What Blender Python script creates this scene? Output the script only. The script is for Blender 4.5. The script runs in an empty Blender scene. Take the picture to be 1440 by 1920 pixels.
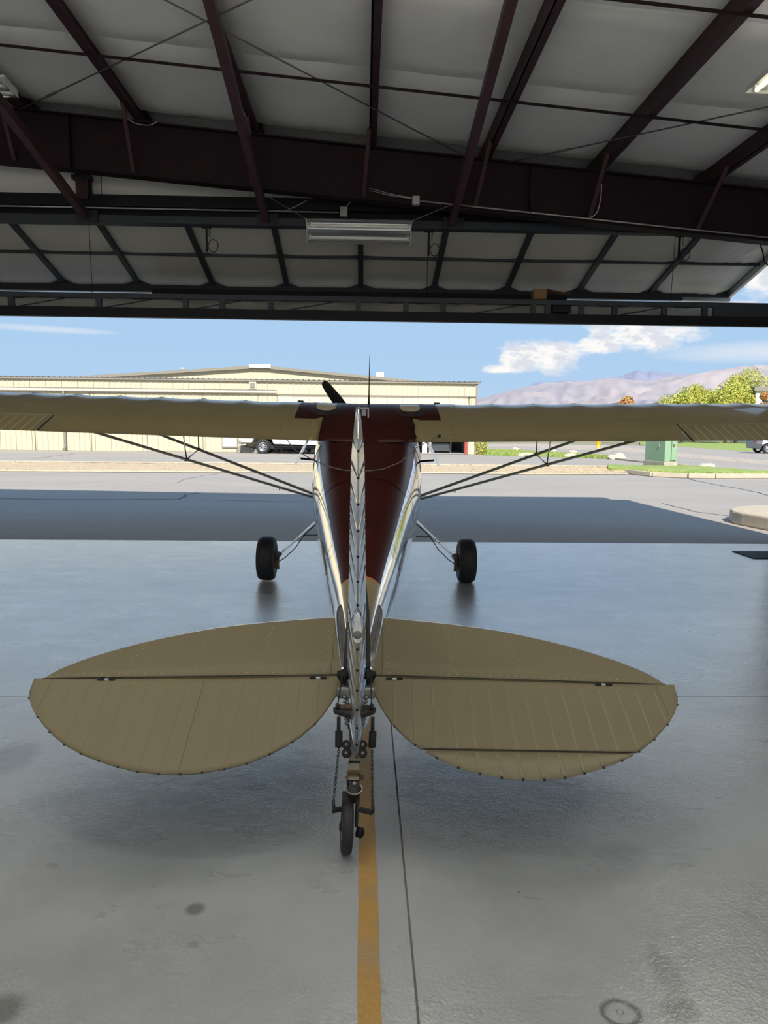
import bpy, bmesh, math, random
from mathutils import Vector, Matrix, noise
random.seed(7)
PI = math.pi
SC = bpy.context.scene
# ------------------------------------------------------------------ camera
F_PX = 1331.0
PITCH = math.atan((960-803)/F_PX)
ROLL = 0.0105
cam_d = bpy.data.cameras.new('camera')
cam_d.sensor_fit = 'VERTICAL'
cam_d.sensor_height = 36.0
cam_d.lens = 36.0*F_PX/1920.0
cam_d.clip_end = 60000
cam = bpy.data.objects.new('camera', cam_d)
SC.collection.objects.link(cam)
fw = Vector((0, math.cos(PITCH), -math.sin(PITCH)))
up0 = Vector((0, math.sin(PITCH), math.cos(PITCH)))
rt0 = Vector((1, 0, 0))
rt = rt0*math.cos(ROLL)+up0*math.sin(ROLL)
up = -rt0*math.sin(ROLL)+up0*math.cos(ROLL)
m = Matrix((rt, up, -fw)).transposed().to_4x4()
m.translation = Vector((0, 0, 1.506))
cam.matrix_world = m
SC.camera = cam
# ------------------------------------------------------------------ sky
TH = math.radians(1.7)            # heading of the hangar
world = bpy.data.worlds.new('sky')
SC.world = world
world.use_nodes = True
wn = world.node_tree
wn.nodes.clear()
def N(t, typ, **kw):
    n = t.nodes.new(typ)
    for k, v in kw.items():
        if hasattr(n, k): setattr(n, k, v)
    return n
def mathn(t, op, a, b=None, c=None, clamp=False):
    n = t.nodes.new('ShaderNodeMath'); n.operation = op; n.use_clamp = clamp
    for i, v in enumerate((a, b, c)):
        if v is None: continue
        if isinstance(v, (int, float)): n.inputs[i].default_value = v
        else: t.links.new(v, n.inputs[i])
    return n.outputs[0]
def ramp(t, fac, stops):
    n = t.nodes.new('ShaderNodeValToRGB')
    e = n.color_ramp.elements
    while len(e) < len(stops): e.new(0.5)
    for el, (p, c) in zip(e, stops):
        el.position = p; el.color = (*c, 1) if len(c) == 3 else c
    t.links.new(fac, n.inputs[0])
    return n.outputs[0]
def mixc(t, fac, a, b, mode='MIX'):
    n = t.nodes.new('ShaderNodeMix'); n.data_type = 'RGBA'; n.blend_type = mode
    for s, v in ((n.inputs[0], fac), (n.inputs[6], a), (n.inputs[7], b)):
        if isinstance(v, (int, float)): s.default_value = v
        elif isinstance(v, tuple): s.default_value = (*v, 1) if len(v) == 3 else v
        else: t.links.new(v, s)
    return n.outputs[2]
tc = wn.nodes.new('ShaderNodeTexCoord')
sep = wn.nodes.new('ShaderNodeSeparateXYZ')
nrm = wn.nodes.new('ShaderNodeVectorMath'); nrm.operation = 'NORMALIZE'
wn.links.new(tc.outputs['Generated'], nrm.inputs[0])
wn.links.new(nrm.outputs[0], sep.inputs[0])
Z = sep.outputs[2]
base = ramp(wn, Z, [(0.0, (0.50, 0.68, 0.86)), (0.06, (0.44, 0.64, 0.87)), (0.16, (0.41, 0.62, 0.88)), (0.45, (0.38, 0.59, 0.88)), (1.0, (0.27, 0.45, 0.78))])
# cloud layer: coordinates stretched sideways, one fair-weather bank low in the east plus scattered wisps all round
azi = mathn(wn, 'ARCTAN2', sep.outputs[0], sep.outputs[1])
ele = mathn(wn, 'ARCSINE', Z)
comb = wn.nodes.new('ShaderNodeCombineXYZ')
wn.links.new(azi, comb.inputs[0]); wn.links.new(mathn(wn, 'MULTIPLY', ele, 1.9), comb.inputs[1])
def noisew(scale, detail, rough=0.55, vec=None, off=0.0):
    n = wn.nodes.new('ShaderNodeTexNoise'); n.inputs['Scale'].default_value = scale
    n.inputs['Detail'].default_value = detail; n.inputs['Roughness'].default_value = rough
    mp = wn.nodes.new('ShaderNodeMapping'); mp.inputs['Location'].default_value = (off, off*0.7, 0)
    wn.links.new(vec or comb.outputs[0], mp.inputs[0]); wn.links.new(mp.outputs[0], n.inputs['Vector'])
    return n.outputs['Fac']
n1 = noisew(20, 8, 0.62)
n1b = noisew(20, 8, 0.62, None, 0.014)
n2 = noisew(5, 5, 0.6, None, 3.1)
def blob(a0, e0, ra, re):
    da = mathn(wn, 'DIVIDE', mathn(wn, 'SUBTRACT', azi, a0), ra)
    de = mathn(wn, 'DIVIDE', mathn(wn, 'SUBTRACT', ele, e0), re)
    r2 = mathn(wn, 'ADD', mathn(wn, 'MULTIPLY', da, da), mathn(wn, 'MULTIPLY', de, de))
    return mathn(wn, 'SUBTRACT', 1.0, r2)
blobs = [blob(0.222, 0.099, 0.068, 0.026), blob(0.178, 0.092, 0.030, 0.018), blob(0.285, 0.110, 0.045, 0.014), blob(0.345, 0.126, 0.078, 0.028), blob(0.42, 0.147, 0.12, 0.016), blob(0.155, 0.082, 0.032, 0.007),
         blob(0.50, 0.20, 0.09, 0.05), blob(-0.9, 0.16, 0.3, 0.05), blob(0.95, 0.2, 0.25, 0.06), blob(1.9, 0.17, 0.4, 0.05), blob(-1.9, 0.25, 0.4, 0.07), blob(2.9, 0.2, 0.3, 0.06)]
bk = blobs[0]
for b_ in blobs[1:]: bk = mathn(wn, 'MAXIMUM', bk, b_)
bk = mathn(wn, 'MAXIMUM', bk, -1.2)
dens = mathn(wn, 'ADD', mathn(wn, 'MULTIPLY', bk, 0.85), mathn(wn, 'MULTIPLY', mathn(wn, 'SUBTRACT', n1, 0.53), 3.0))
cl = mathn(wn, 'SMOOTH_MIN', mathn(wn, 'MULTIPLY', dens, 1.9, clamp=True), 1.0, 0.1)
cl = mathn(wn, 'MAXIMUM', cl, 0.0)
shade = mathn(wn, 'MULTIPLY', mathn(wn, 'ADD', mathn(wn, 'MULTIPLY', mathn(wn, 'SUBTRACT', n1b, n1), 9.0), 0.62), 1.0, clamp=True)
ccol = ramp(wn, shade, [(0.0, (0.74, 0.77, 0.83)), (0.5, (0.90, 0.90, 0.92)), (1.0, (1.0, 0.98, 0.95))])
wisp = blob(0.50, 0.098, 0.16, 0.015); wisp2 = blob(-0.44, 0.118, 0.10, 0.005)
wv = mathn(wn, 'MULTIPLY', mathn(wn, 'MAXIMUM', mathn(wn, 'MAXIMUM', wisp, wisp2), 0.0), mathn(wn, 'MULTIPLY', n2, 1.0), clamp=True)
far = mathn(wn, 'MULTIPLY', mathn(wn, 'SUBTRACT', noisew(3.2, 6, 0.6, nrm.outputs[0], 5.0), 0.56), 3.0, clamp=True)
far = mathn(wn, 'MULTIPLY', far, mathn(wn, 'MULTIPLY', mathn(wn, 'SUBTRACT', Z, 0.25), 5.0, clamp=True))
sky = mixc(wn, mathn(wn, 'MULTIPLY', far, 0.7), base, (0.80, 0.84, 0.90))
sky = mixc(wn, wv, sky, (0.86, 0.88, 0.92))
sky = mixc(wn, cl, sky, ccol)
lp = mathn(wn, 'GREATER_THAN', Z, -0.02)
sky = mixc(wn, lp, (0.30, 0.28, 0.25), sky)
bg = wn.nodes.new('ShaderNodeBackground'); bg.inputs[1].default_value = 1.0
wo = wn.nodes.new('ShaderNodeOutputWorld')
wn.links.new(sky, bg.inputs[0]); wn.links.new(bg.outputs[0], wo.inputs[0])
# ------------------------------------------------------------------ sun
SUN_E = 7.2
sd = bpy.data.lights.new('sun', 'SUN'); sd.energy = SUN_E; sd.angle = 0.0093; sd.color = (1.0, 0.94, 0.84)
so = bpy.data.objects.new('sun', sd); SC.collection.objects.link(so)
az = TH+math.radians(2.6); el = math.radians(38.7)
ldir = Vector((-math.sin(az)*math.cos(el), math.cos(az)*math.cos(el), -math.sin(el)))
so.rotation_euler = ldir.to_track_quat('-Z', 'Y').to_euler(); so.location = (6, -20, 25)
# strength of each lit strip lamp under the hangar roof (all but one added unseen as fill)
LAMP_W = 11.0
LAMP_UP = 46.0      # upward light added over the lit lamps to brighten the ceiling
SC.view_settings.view_transform = 'Standard'
SC.view_settings.look = 'None'
SC.view_settings.exposure = 0.0
SC.view_settings.gamma = 1.0
SC.view_settings.use_curve_mapping = False
# ------------------------------------------------------------------ materials
MATS = {}
def mat(name, col, rough=0.5, metal=0.0, var=0.0, vscale=4.0, bump=0.0, bscale=30.0, coat=0.0, spec=0.5, emit=None, estr=0.0, trans=0.0, alpha=1.0, col2=None, vthr=None, stretch=None):
    if name in MATS: return MATS[name]
    mt = bpy.data.materials.new(name); mt.use_nodes = True
    t = mt.node_tree; p = t.nodes['Principled BSDF']
    p.inputs['Base Color'].default_value = (*col, 1); p.inputs['Roughness'].default_value = rough
    p.inputs['Metallic'].default_value = metal; p.inputs['Specular IOR Level'].default_value = spec
    p.inputs['Coat Weight'].default_value = coat; p.inputs['Coat Roughness'].default_value = 0.08
    p.inputs['Transmission Weight'].default_value = trans; p.inputs['Alpha'].default_value = alpha
    if emit: p.inputs['Emission Color'].default_value = (*emit, 1); p.inputs['Emission Strength'].default_value = estr
    c = t.nodes.new('ShaderNodeTexCoord'); vec = c.outputs['Object']
    if stretch:
        mp = t.nodes.new('ShaderNodeMapping'); mp.inputs['Scale'].default_value = stretch
        t.links.new(vec, mp.inputs[0]); vec = mp.outputs[0]
    if var or col2:
        n = t.nodes.new('ShaderNodeTexNoise'); n.inputs['Scale'].default_value = vscale; n.inputs['Detail'].default_value = 6
        n.inputs['Roughness'].default_value = 0.6
        t.links.new(vec, n.inputs['Vector'])
        if col2:
            lo, hi = vthr or (0.4, 0.62)
            cc = ramp(t, n.outputs['Fac'], [(lo, col), (hi, col2)])
        else:
            cc = ramp(t, n.outputs['Fac'], [(0.3, tuple(x*(1-var) for x in col)), (0.7, tuple(min(1, x*(1+var)) for x in col))])
        t.links.new(cc, p.inputs['Base Color'])
    if bump:
        n = t.nodes.new('ShaderNodeTexNoise'); n.inputs['Scale'].default_value = bscale; n.inputs['Detail'].default_value = 4
        t.links.new(vec, n.inputs['Vector'])
        b = t.nodes.new('ShaderNodeBump'); b.inputs['Strength'].default_value = bump; b.inputs['Distance'].default_value = 0.02
        t.links.new(n.outputs['Fac'], b.inputs['Height']); t.links.new(b.outputs[0], p.inputs['Normal'])
    MATS[name] = mt
    return mt
cream = mat('cream_paint', (0.265, 0.216, 0.105), 0.34, coat=0.6, var=0.03, vscale=2.0, bump=0.015, bscale=3)
creamt = mat('cream_paint_satin', (0.200, 0.170, 0.098), 0.55, var=0.03, vscale=2.0, spec=0.35)
creamb = mat('cream_paint_pale', (0.46, 0.41, 0.27), 0.35, coat=0.2)
maroon = mat('maroon_paint', (0.036, 0.006, 0.004), 0.32, spec=0.16, var=0.1, vscale=2)
orange = mat('orange_pinstripe', (0.45, 0.12, 0.03), 0.3)
alu = mat('polished_aluminium', (0.86, 0.86, 0.87), 0.10, 1.0, bump=0.10, bscale=5.0)
alub = mat('brushed_aluminium', (0.80, 0.80, 0.80), 0.22, 1.0, bump=0.12, bscale=9.0)
steel = mat('grey_steel', (0.32, 0.31, 0.29), 0.42, 0.8, var=0.15)
darkst = mat('dark_greasy_steel', (0.035, 0.032, 0.03), 0.5, 0.4, var=0.3, vscale=30)
rusty = mat('rusty_steel', (0.10, 0.06, 0.04), 0.65, 0.3, col2=(0.22, 0.15, 0.09), vscale=40)
rubber = mat('tyre_rubber', (0.016, 0.016, 0.017), 0.62, var=0.2, vscale=20)
black = mat('black_paint', (0.007, 0.007, 0.009), 0.55, spec=0.3)
glass = mat('tinted_window', (0.10, 0.11, 0.11), 0.06, trans=0.6)
skylt = mat('yellowed_plexiglass', (0.50, 0.45, 0.32), 0.15)
redst = mat('red_oxide_steel', (0.036, 0.010, 0.014), 0.55, var=0.25, vscale=6)
redst3 = mat('dark_maroon_steel', (0.015, 0.004, 0.007), 0.6, var=0.25, vscale=6, spec=0.3)
redst2 = mat('red_oxide_steel_lighter', (0.062, 0.022, 0.027), 0.5, var=0.25, vscale=6)
blkst = mat('dark_grey_steel', (0.018, 0.021, 0.026), 0.55, var=0.2)
blkst2 = mat('slate_steel', (0.036, 0.043, 0.054), 0.55, var=0.15)
insul = mat('white_vinyl_insulation', (0.84, 0.83, 0.80), 0.45, var=0.05, vscale=1.4, bump=0.25, bscale=6)
insul2 = mat('white_vinyl_insulation_worn', (0.72, 0.70, 0.65), 0.36, var=0.06, vscale=1.6, bump=0.3, bscale=7)
galv = mat('galvanised_conduit', (0.50, 0.50, 0.49), 0.4, 0.6)
lampw = mat('white_enamel', (0.72, 0.72, 0.70), 0.28, coat=0.3)
tubeoff = mat('unlit_glass_tube', (0.86, 0.85, 0.80), 0.15, coat=0.5)
tubeon = mat('lit_fluorescent_tube', (0.9, 0.9, 0.8), 0.3, emit=(1.0, 0.93, 0.62), estr=2.2)
cardb = mat('cardboard', (0.34, 0.19, 0.09), 0.8)
wallp = mat('cream_metal_siding', (0.56, 0.50, 0.345), 0.45, var=0.03, vscale=0.6)
roofm = mat('galvanised_roofing', (0.42, 0.42, 0.41), 0.4, 0.2, var=0.08)
trimm = mat('taupe_trim', (0.22, 0.20, 0.16), 0.5)
whitep = mat('white_car_paint', (0.72, 0.72, 0.72), 0.25, coat=0.6)
curbm = mat('weathered_concrete_kerb', (0.47, 0.40, 0.30), 0.85, var=0.12, vscale=5, bump=0.2)
rockm = mat('pale_rock', (0.50, 0.43, 0.34), 0.9, var=0.2, vscale=6, bump=0.4, bscale=8)
gravelm = mat('tan_gravel', (0.50, 0.39, 0.25), 0.95, col2=(0.34, 0.26, 0.17), vscale=9, vthr=(0.5, 0.75), bump=0.5, bscale=18)
gravel2m = mat('pale_gravel', (0.44, 0.38, 0.31), 0.95, col2=(0.27, 0.23, 0.19), vscale=6, vthr=(0.45, 0.7), bump=0.5, bscale=14)
grassm = mat('lawn_grass', (0.20, 0.30, 0.055), 0.9, col2=(0.34, 0.36, 0.11), vscale=1.6, vthr=(0.4, 0.7), bump=0.4, bscale=20)
grasb = mat('grass_blade', (0.17, 0.27, 0.05), 0.8, col2=(0.36, 0.38, 0.12), vscale=2)

# hangar concrete: sealed, glossy, mottled with stains
def concrete():
    mt = bpy.data.materials.new('sealed_concrete'); mt.use_nodes = True
    t = mt.node_tree; p = t.nodes['Principled BSDF']
    c = t.nodes.new('ShaderNodeTexCoord'); V = c.outputs['Object']
    def nz(scale, det=6, ro=0.6, st=None, off=(0, 0, 0)):
        n = t.nodes.new('ShaderNodeTexNoise'); n.inputs['Scale'].default_value = scale; n.inputs['Detail'].default_value = det; n.inputs['Roughness'].default_value = ro
        mp = t.nodes.new('ShaderNodeMapping'); mp.inputs['Location'].default_value = off
        if st: mp.inputs['Scale'].default_value = st
        t.links.new(V, mp.inputs[0]); t.links.new(mp.outputs[0], n.inputs['Vector'])
        return n.outputs['Fac']
    b = ramp(t, nz(0.9, 8), [(0.3, (0.295, 0.312, 0.318)), (0.5, (0.375, 0.398, 0.405)), (0.72, (0.45, 0.475, 0.485))])
    st = ramp(t, nz(1.7, 7, 0.65, None, (5, 2, 0)), [(0.58, (0, 0, 0)), (0.74, (1, 1, 1))])
    b = mixc(t, mathn(t, 'MULTIPLY', st, 0.20), b, (0.20, 0.18, 0.14))
    sp = ramp(t, nz(7, 3, 0.5, None, (1, 9, 0)), [(0.70, (0, 0, 0)), (0.76, (1, 1, 1))])
    b = mixc(t, mathn(t, 'MULTIPLY', sp, 0.35), b, (0.07, 0.06, 0.05))
    sc_ = ramp(t, nz(3.0, 8, 0.7, (0.5, 3.0, 1)), [(0.60, (0, 0, 0)), (0.68, (1, 1, 1))])
    b = mixc(t, mathn(t, 'MULTIPLY', sc_, 0.04), b, (0.36, 0.36, 0.34))
    # tyre-shaped oil rings, smears and broad faint dark patches with places of their own
    sepx = t.nodes.new('ShaderNodeSeparateXYZ'); t.links.new(V, sepx.inputs[0])
    wob = mathn(t, 'MULTIPLY', mathn(t, 'SUBTRACT', nz(6, 6, 0.7), 0.5), 0.16)
    for (x, y, rx, ry, k, ring) in FLOOR_MARKS:
        dx = mathn(t, 'DIVIDE', mathn(t, 'SUBTRACT', sepx.outputs[0], x), rx)
        dy = mathn(t, 'DIVIDE', mathn(t, 'SUBTRACT', sepx.outputs[1], y), ry)
        r = mathn(t, 'SQRT', mathn(t, 'ADD', mathn(t, 'MULTIPLY', dx, dx), mathn(t, 'MULTIPLY', dy, dy)))
        r = mathn(t, 'ADD', r, mathn(t, 'MULTIPLY', wob, 5.0))
        if ring:
            a = mathn(t, 'SUBTRACT', 1.0, mathn(t, 'MULTIPLY', mathn(t, 'ABSOLUTE', mathn(t, 'SUBTRACT', r, 0.8)), 4.5), clamp=True)
        else:
            a = mathn(t, 'MULTIPLY', mathn(t, 'SUBTRACT', 1.0, r), 2.0, clamp=True)
        b = mixc(t, mathn(t, 'MULTIPLY', a, k), b, (0.05, 0.045, 0.035))
    t.links.new(b, p.inputs['Base Color'])
    rg = ramp(t, nz(2.3, 6, 0.6, (1, 2.2, 1), (3, 3, 3)), [(0.3, (0.24,)*3), (0.7, (0.40,)*3)])
    t.links.new(rg, p.inputs['Roughness'])
    p.inputs['Specular IOR Level'].default_value = 0.5
    p.inputs['IOR'].default_value = 1.5
    p.inputs['Coat Weight'].default_value = 1.0; p.inputs['Coat Roughness'].default_value = 0.17; p.inputs['Coat IOR'].default_value = 1.85
    bp = t.nodes.new('ShaderNodeBump'); bp.inputs['Strength'].default_value = 0.34; bp.inputs['Distance'].default_value = 0.004
    h = mathn(t, 'ADD', mathn(t, 'MULTIPLY', nz(9, 6, 0.65, (1, 1, 1)), 2.4), nz(85, 3))
    t.links.new(h, bp.inputs['Height']); t.links.new(bp.outputs[0], p.inputs['Normal']); t.links.new(bp.outputs[0], p.inputs['Coat Normal'])
    return mt
FLOOR_MARKS = [(0.68, 1.665, 0.058, 0.050, 0.8, True), (0.68, 1.668, 0.011, 0.010, 0.8, True), (-0.52, 2.085, 0.038, 0.036, 0.6, False), (-0.49, 1.93, 0.022, 0.02, 0.3, False), (-0.44, 2.85, 0.07, 0.05, 0.35, False), (-0.92, 1.70, 0.07, 0.07, 0.6, False),
          (0.86, 1.79, 0.05, 0.13, 0.30, False), (0.84, 1.67, 0.06, 0.05, 0.35, False), (0.99, 5.44, 0.12, 0.35, 0.16, False), (-0.88, 2.32, 0.35, 0.28, 0.12, False), (0.60, 2.30, 0.40, 0.25, 0.10, False), (0.95, 2.35, 0.12, 0.10, 0.15, False), (-1.61, 3.12, 0.16, 0.2, 0.3, False), (0.52, 2.15, 0.006, 0.006, 0.9, False)]
conc = concrete()
def asphalt():
    mt = bpy.data.materials.new('weathered_asphalt'); mt.use_nodes = True
    t = mt.node_tree; p = t.nodes['Principled BSDF']; p.inputs['Roughness'].default_value = 0.85; p.inputs['Specular IOR Level'].default_value = 0.25
    V = t.nodes.new('ShaderNodeTexCoord').outputs['Object']
    def nz(scale, st=None, det=6):
        n = t.nodes.new('ShaderNodeTexNoise'); n.inputs['Scale'].default_value = scale; n.inputs['Detail'].default_value = det; n.inputs['Roughness'].default_value = 0.62
        mp = t.nodes.new('ShaderNodeMapping')
        if st: mp.inputs['Scale'].default_value = st
        t.links.new(V, mp.inputs[0]); t.links.new(mp.outputs[0], n.inputs['Vector']); return n.outputs['Fac']
    b = ramp(t, nz(0.35, (0.5, 1.4, 1)), [(0.3, (0.29, 0.262, 0.235)), (0.5, (0.345, 0.312, 0.28)), (0.7, (0.41, 0.368, 0.315))])
    s = ramp(t, nz(1.2, (0.25, 1.6, 1), 8), [(0.56, (0, 0, 0)), (0.66, (1, 1, 1))])
    b = mixc(t, mathn(t, 'MULTIPLY', s, 0.5), b, (0.32, 0.285, 0.235))
    b = mixc(t, 0.5, b, ramp(t, nz(60), [(0.3, (0.21, 0.195, 0.18)), (0.7, (0.46, 0.42, 0.37))]))
    t.links.new(b, p.inputs['Base Color'])
    bp = t.nodes.new('ShaderNodeBump'); bp.inputs['Strength'].default_value = 0.4; bp.inputs['Distance'].default_value = 0.01
    t.links.new(nz(40), bp.inputs['Height']); t.links.new(bp.outputs[0], p.inputs['Normal'])
    return mt
asph = asphalt()

# ------------------------------------------------------------------ helpers
def link(o, parent=None):
    SC.collection.objects.link(o)
    if parent is not None: o.parent = parent
    return o
def empty(name, loc=(0, 0, 0), rot=(0, 0, 0), parent=None):
    o = bpy.data.objects.new(name, None); o.location = loc; o.rotation_euler = rot; o.empty_display_size = 0.2
    return link(o, parent)
def tag(o, label=None, cat=None, group=None, kind=None):
    if label: o['label'] = label
    if cat: o['category'] = cat
    if group: o['group'] = group
    if kind: o['kind'] = kind
    return o
class MB:
    def __init__(s): s.v = []; s.f = []; s.mi = []; s.sm = []
    def add(s, vs, fs, mi=0, smooth=False):
        o = len(s.v); s.v += [tuple(v) for v in vs]
        for f in fs: s.f.append(tuple(i+o for i in f)); s.mi.append(mi); s.sm.append(smooth)
        return s
    def box(s, c, d, M=None, mi=0):
        x, y, z = d[0]/2, d[1]/2, d[2]/2
        vs = [Vector((a*x, b*y, e*z)) for a in (-1, 1) for b in (-1, 1) for e in (-1, 1)]
        if M is not None: vs = [M @ v for v in vs]
        vs = [v+Vector(c) for v in vs]
        return s.add(vs, [(0, 1, 3, 2), (4, 6, 7, 5), (0, 4, 5, 1), (2, 3, 7, 6), (0, 2, 6, 4), (1, 5, 7, 3)], mi)
    def bar(s, p, q, w, h, upv=(0, 0, 1), mi=0):
        p = Vector(p); q = Vector(q); d = (q-p)
        L = d.length; d.normalize(); u = Vector(upv)
        sd_ = d.cross(u)
        if sd_.length < 1e-5: sd_ = d.cross(Vector((1, 0, 0)))
        sd_.normalize(); u2 = sd_.cross(d)
        M = Matrix((sd_, d, u2)).transposed()
        return s.box((p+q)/2, (w, L, h), M, mi)
    def ibeam(s, p, q, w, h, tw=0.012, tf=0.016, upv=(0, 0, 1)):
        p = Vector(p); q = Vector(q); u = Vector(upv)
        d = (q-p).normalized(); sd_ = d.cross(u).normalized(); u2 = sd_.cross(d)
        s.bar(p, q, tw, h-2*tf, upv); s.bar(p+u2*(h/2-tf/2), q+u2*(h/2-tf/2), w, tf, upv); s.bar(p-u2*(h/2-tf/2), q-u2*(h/2-tf/2), w, tf, upv)
        return s
    def tube(s, pts, r, n=8, mi=0, caps=True):
        pts = [Vector(p) for p in pts]; k = len(pts)
        rs = r if isinstance(r, (list, tuple)) else [r]*k
        rings = []; ref = None
        for i, p in enumerate(pts):
            d = (pts[min(i+1, k-1)]-pts[max(i-1, 0)]).normalized()
            if ref is None:
                ref = d.cross(Vector((0, 0, 1)))
                if ref.length < 1e-3: ref = d.cross(Vector((1, 0, 0)))
                ref.normalize()
            a = (ref-d*ref.dot(d)).normalized(); b = d.cross(a); ref = a
            rings.append([p+(a*math.cos(2*PI*j/n)+b*math.sin(2*PI*j/n))*rs[i] for j in range(n)])
        return s.loft(rings, True, caps, mi)
    def loft(s, rings, closed=True, caps=True, mi=0, smooth=True, mfun=None):
        n = len(rings[0]); base = len(s.v)
        for r_ in rings: s.v += [tuple(v) for v in r_]
        for i in range(len(rings)-1):
            for j in range(n if closed else n-1):
                j2 = (j+1) % n
                s.f.append((base+i*n+j, base+i*n+j2, base+(i+1)*n+j2, base+(i+1)*n+j))
                s.mi.append(mfun(i, j) if mfun else mi); s.sm.append(smooth)
        if caps and closed:
            s.f.append(tuple(base+j for j in range(n))[::-1]); s.mi.append(mi); s.sm.append(False)
            s.f.append(tuple(base+(len(rings)-1)*n+j for j in range(n))); s.mi.append(mi); s.sm.append(False)
        return s
    def lathe(s, prof, c, axis, n=32, mi=0, smooth=True, caps=True):
        """prof: list of (distance along axis, radius)"""
        ax = Vector(axis).normalized(); a = ax.orthogonal().normalized(); b = ax.cross(a)
        rings = [[Vector(c)+ax*h+(a*math.cos(2*PI*j/n)+b*math.sin(2*PI*j/n))*max(r, 1e-4) for j in range(n)] for h, r in prof]
        return s.loft(rings, True, caps, mi, smooth)
    def prism(s, poly, off, mi=0):
        """extrude 3-D polygon by vector"""
        n = len(poly); off = Vector(off); a = [Vector(p) for p in poly]; b = [p+off for p in a]
        fs = [tuple(range(n))[::-1], tuple(range(n, 2*n))]+[(i, (i+1) % n, n+(i+1) % n, n+i) for i in range(n)]
        return s.add(a+b, fs, mi)
    def grid(s, fn, nu, nv, mi=0, smooth=True, mfun=None):
        base = len(s.v)
        for i in range(nu+1):
            for j in range(nv+1): s.v.append(tuple(fn(i/nu, j/nv)))
        for i in range(nu):
            for j in range(nv):
                a = base+i*(nv+1)+j
                s.f.append((a, a+nv+1, a+nv+2, a+1)); s.mi.append(mfun(i, j) if mfun else mi); s.sm.append(smooth)
        return s
    def build(s, name, mats, parent=None, loc=None, rot=None, fix=True, bevel=0.0):
        me = bpy.data.meshes.new(name); me.from_pydata(s.v, [], s.f)
        if not isinstance(mats, (list, tuple)): mats = [mats]
        for m_ in mats: me.materials.append(m_)
        me.polygons.foreach_set('material_index', s.mi); me.polygons.foreach_set('use_smooth', s.sm)
        if fix:
            bm = bmesh.new(); bm.from_mesh(me); bmesh.ops.recalc_face_normals(bm, faces=bm.faces); bm.to_mesh(me); bm.free()
        me.update()
        o = bpy.data.objects.new(name, me)
        if loc: o.location = loc
        if rot: o.rotation_euler = rot
        if bevel:
            md = o.modifiers.new('bevel', 'BEVEL'); md.width = bevel; md.segments = 2; md.limit_method = 'ANGLE'
        return link(o, parent)
def lerp(a, b, t): return a+(b-a)*t
def interp(tab, x):
    if x <= tab[0][0]: return tab[0][1:]
    for a, b in zip(tab, tab[1:]):
        if x <= b[0]:
            t = (x-a[0])/(b[0]-a[0]); return tuple(lerp(p, q, t) for p, q in zip(a[1:], b[1:]))
    return tab[-1][1:]
def catmull(pts, k=8):
    out = []; P = [pts[0]]+list(pts)+[pts[-1]]
    for i in range(1, len(P)-2):
        p0, p1, p2, p3 = P[i-1], P[i], P[i+1], P[i+2]
        for j in range(k):
            t = j/k
            out.append(tuple(0.5*((2*b)+(-a+c)*t+(2*a-5*b+4*c-d)*t*t+(-a+3*b-3*c+d)*t**3) for a, b, c, d in zip(p0, p1, p2, p3)))
    out.append(tuple(pts[-1])); return out
def smoothtab(tab, n=6): return catmull(tab, n)
def ground_pt(px, py, h=0.0):     # where a line of sight meets the ground
    d = fw+rt*((px-720)/F_PX)+up*((960-py)/F_PX); t = (h-1.506)/d.z
    return Vector((0, 0, 1.506))+d*t
HROT = (0, 0, TH)
# ================================================================== SETTING: hangar
# floor: concrete bays with sawn joints
floor = empty('floor', (0, 0, 0), HROT); tag(floor, kind='structure')
ub = [-9.0, -5.9, 0.151, 6.05]; vb = [-8.0, -2.0, 3.862, 9.37]
for i in range(3):
    for j in range(3):
        g = 0.0035
        b = MB().box(((ub[i]+ub[i+1])/2, (vb[j]+vb[j+1])/2, -0.06), (ub[i+1]-ub[i]-2*g, vb[j+1]-vb[j]-2*g, 0.12))
        b.build('concrete_slab', conc, floor)
MB().box((-1.475, 0.68, -0.10), (15.05, 17.36, 0.08)).build('joint_filler', black, floor)
yel = mat('worn_yellow_line_paint', (0.42, 0.25, 0.07), 0.38, col2=(0.30, 0.25, 0.17), vscale=5, vthr=(0.5, 0.72), bump=0.15, bscale=60)
lb = MB(); pts = [(-0.002+0.031*0+0.0, -1.0)]
n = 60
def yl(i, j):
    v = lerp(-1.0, 9.2, i)
    w = 0.031+0.002*noise.noise(Vector((0, v*3, j)))
    return (0.026-0.0028*(v-1.6)+(-w if j < 0.5 else w), v, 0.0015)
lb.grid(yl, n, 1, smooth=False); lb.build('painted_line', yel, floor)
# ceiling
SL = -0.0815
def rz(u): return 4.861+SL*u      # underside of the purlins
ceil = empty('ceiling', (0, 0, 0), HROT); tag(ceil, kind='structure')
MB().prism([(-9.2, -8.2, rz(-9.2)+0.23), (6.12, -8.2, rz(6.12)+0.23), (6.12, 9.68, rz(6.12)+0.23), (-9.2, 9.68, rz(-9.2)+0.23)], (0, 0, 0.05)).build('roof_sheeting', roofm, ceil)
PU = [0.05+1.385*k for k in range(-7, 5)]
def purlin(u):
    h = rz(u); m_ = MB()
    # cee section: web, bottom flange, lip
    m_.box((u, 0.7, h+0.10), (0.016, 17.6, 0.20)); m_.box((u+0.035, 0.7, h+0.006), (0.085, 17.6, 0.012)); m_.box((u+0.0715, 0.7, h+0.022), (0.012, 17.6, 0.03))
    m_.box((u+0.03, 0.7, h+0.195), (0.075, 17.6, 0.010))
    return m_.build('purlin', redst, ceil)
for u in PU: purlin(u)
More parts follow.
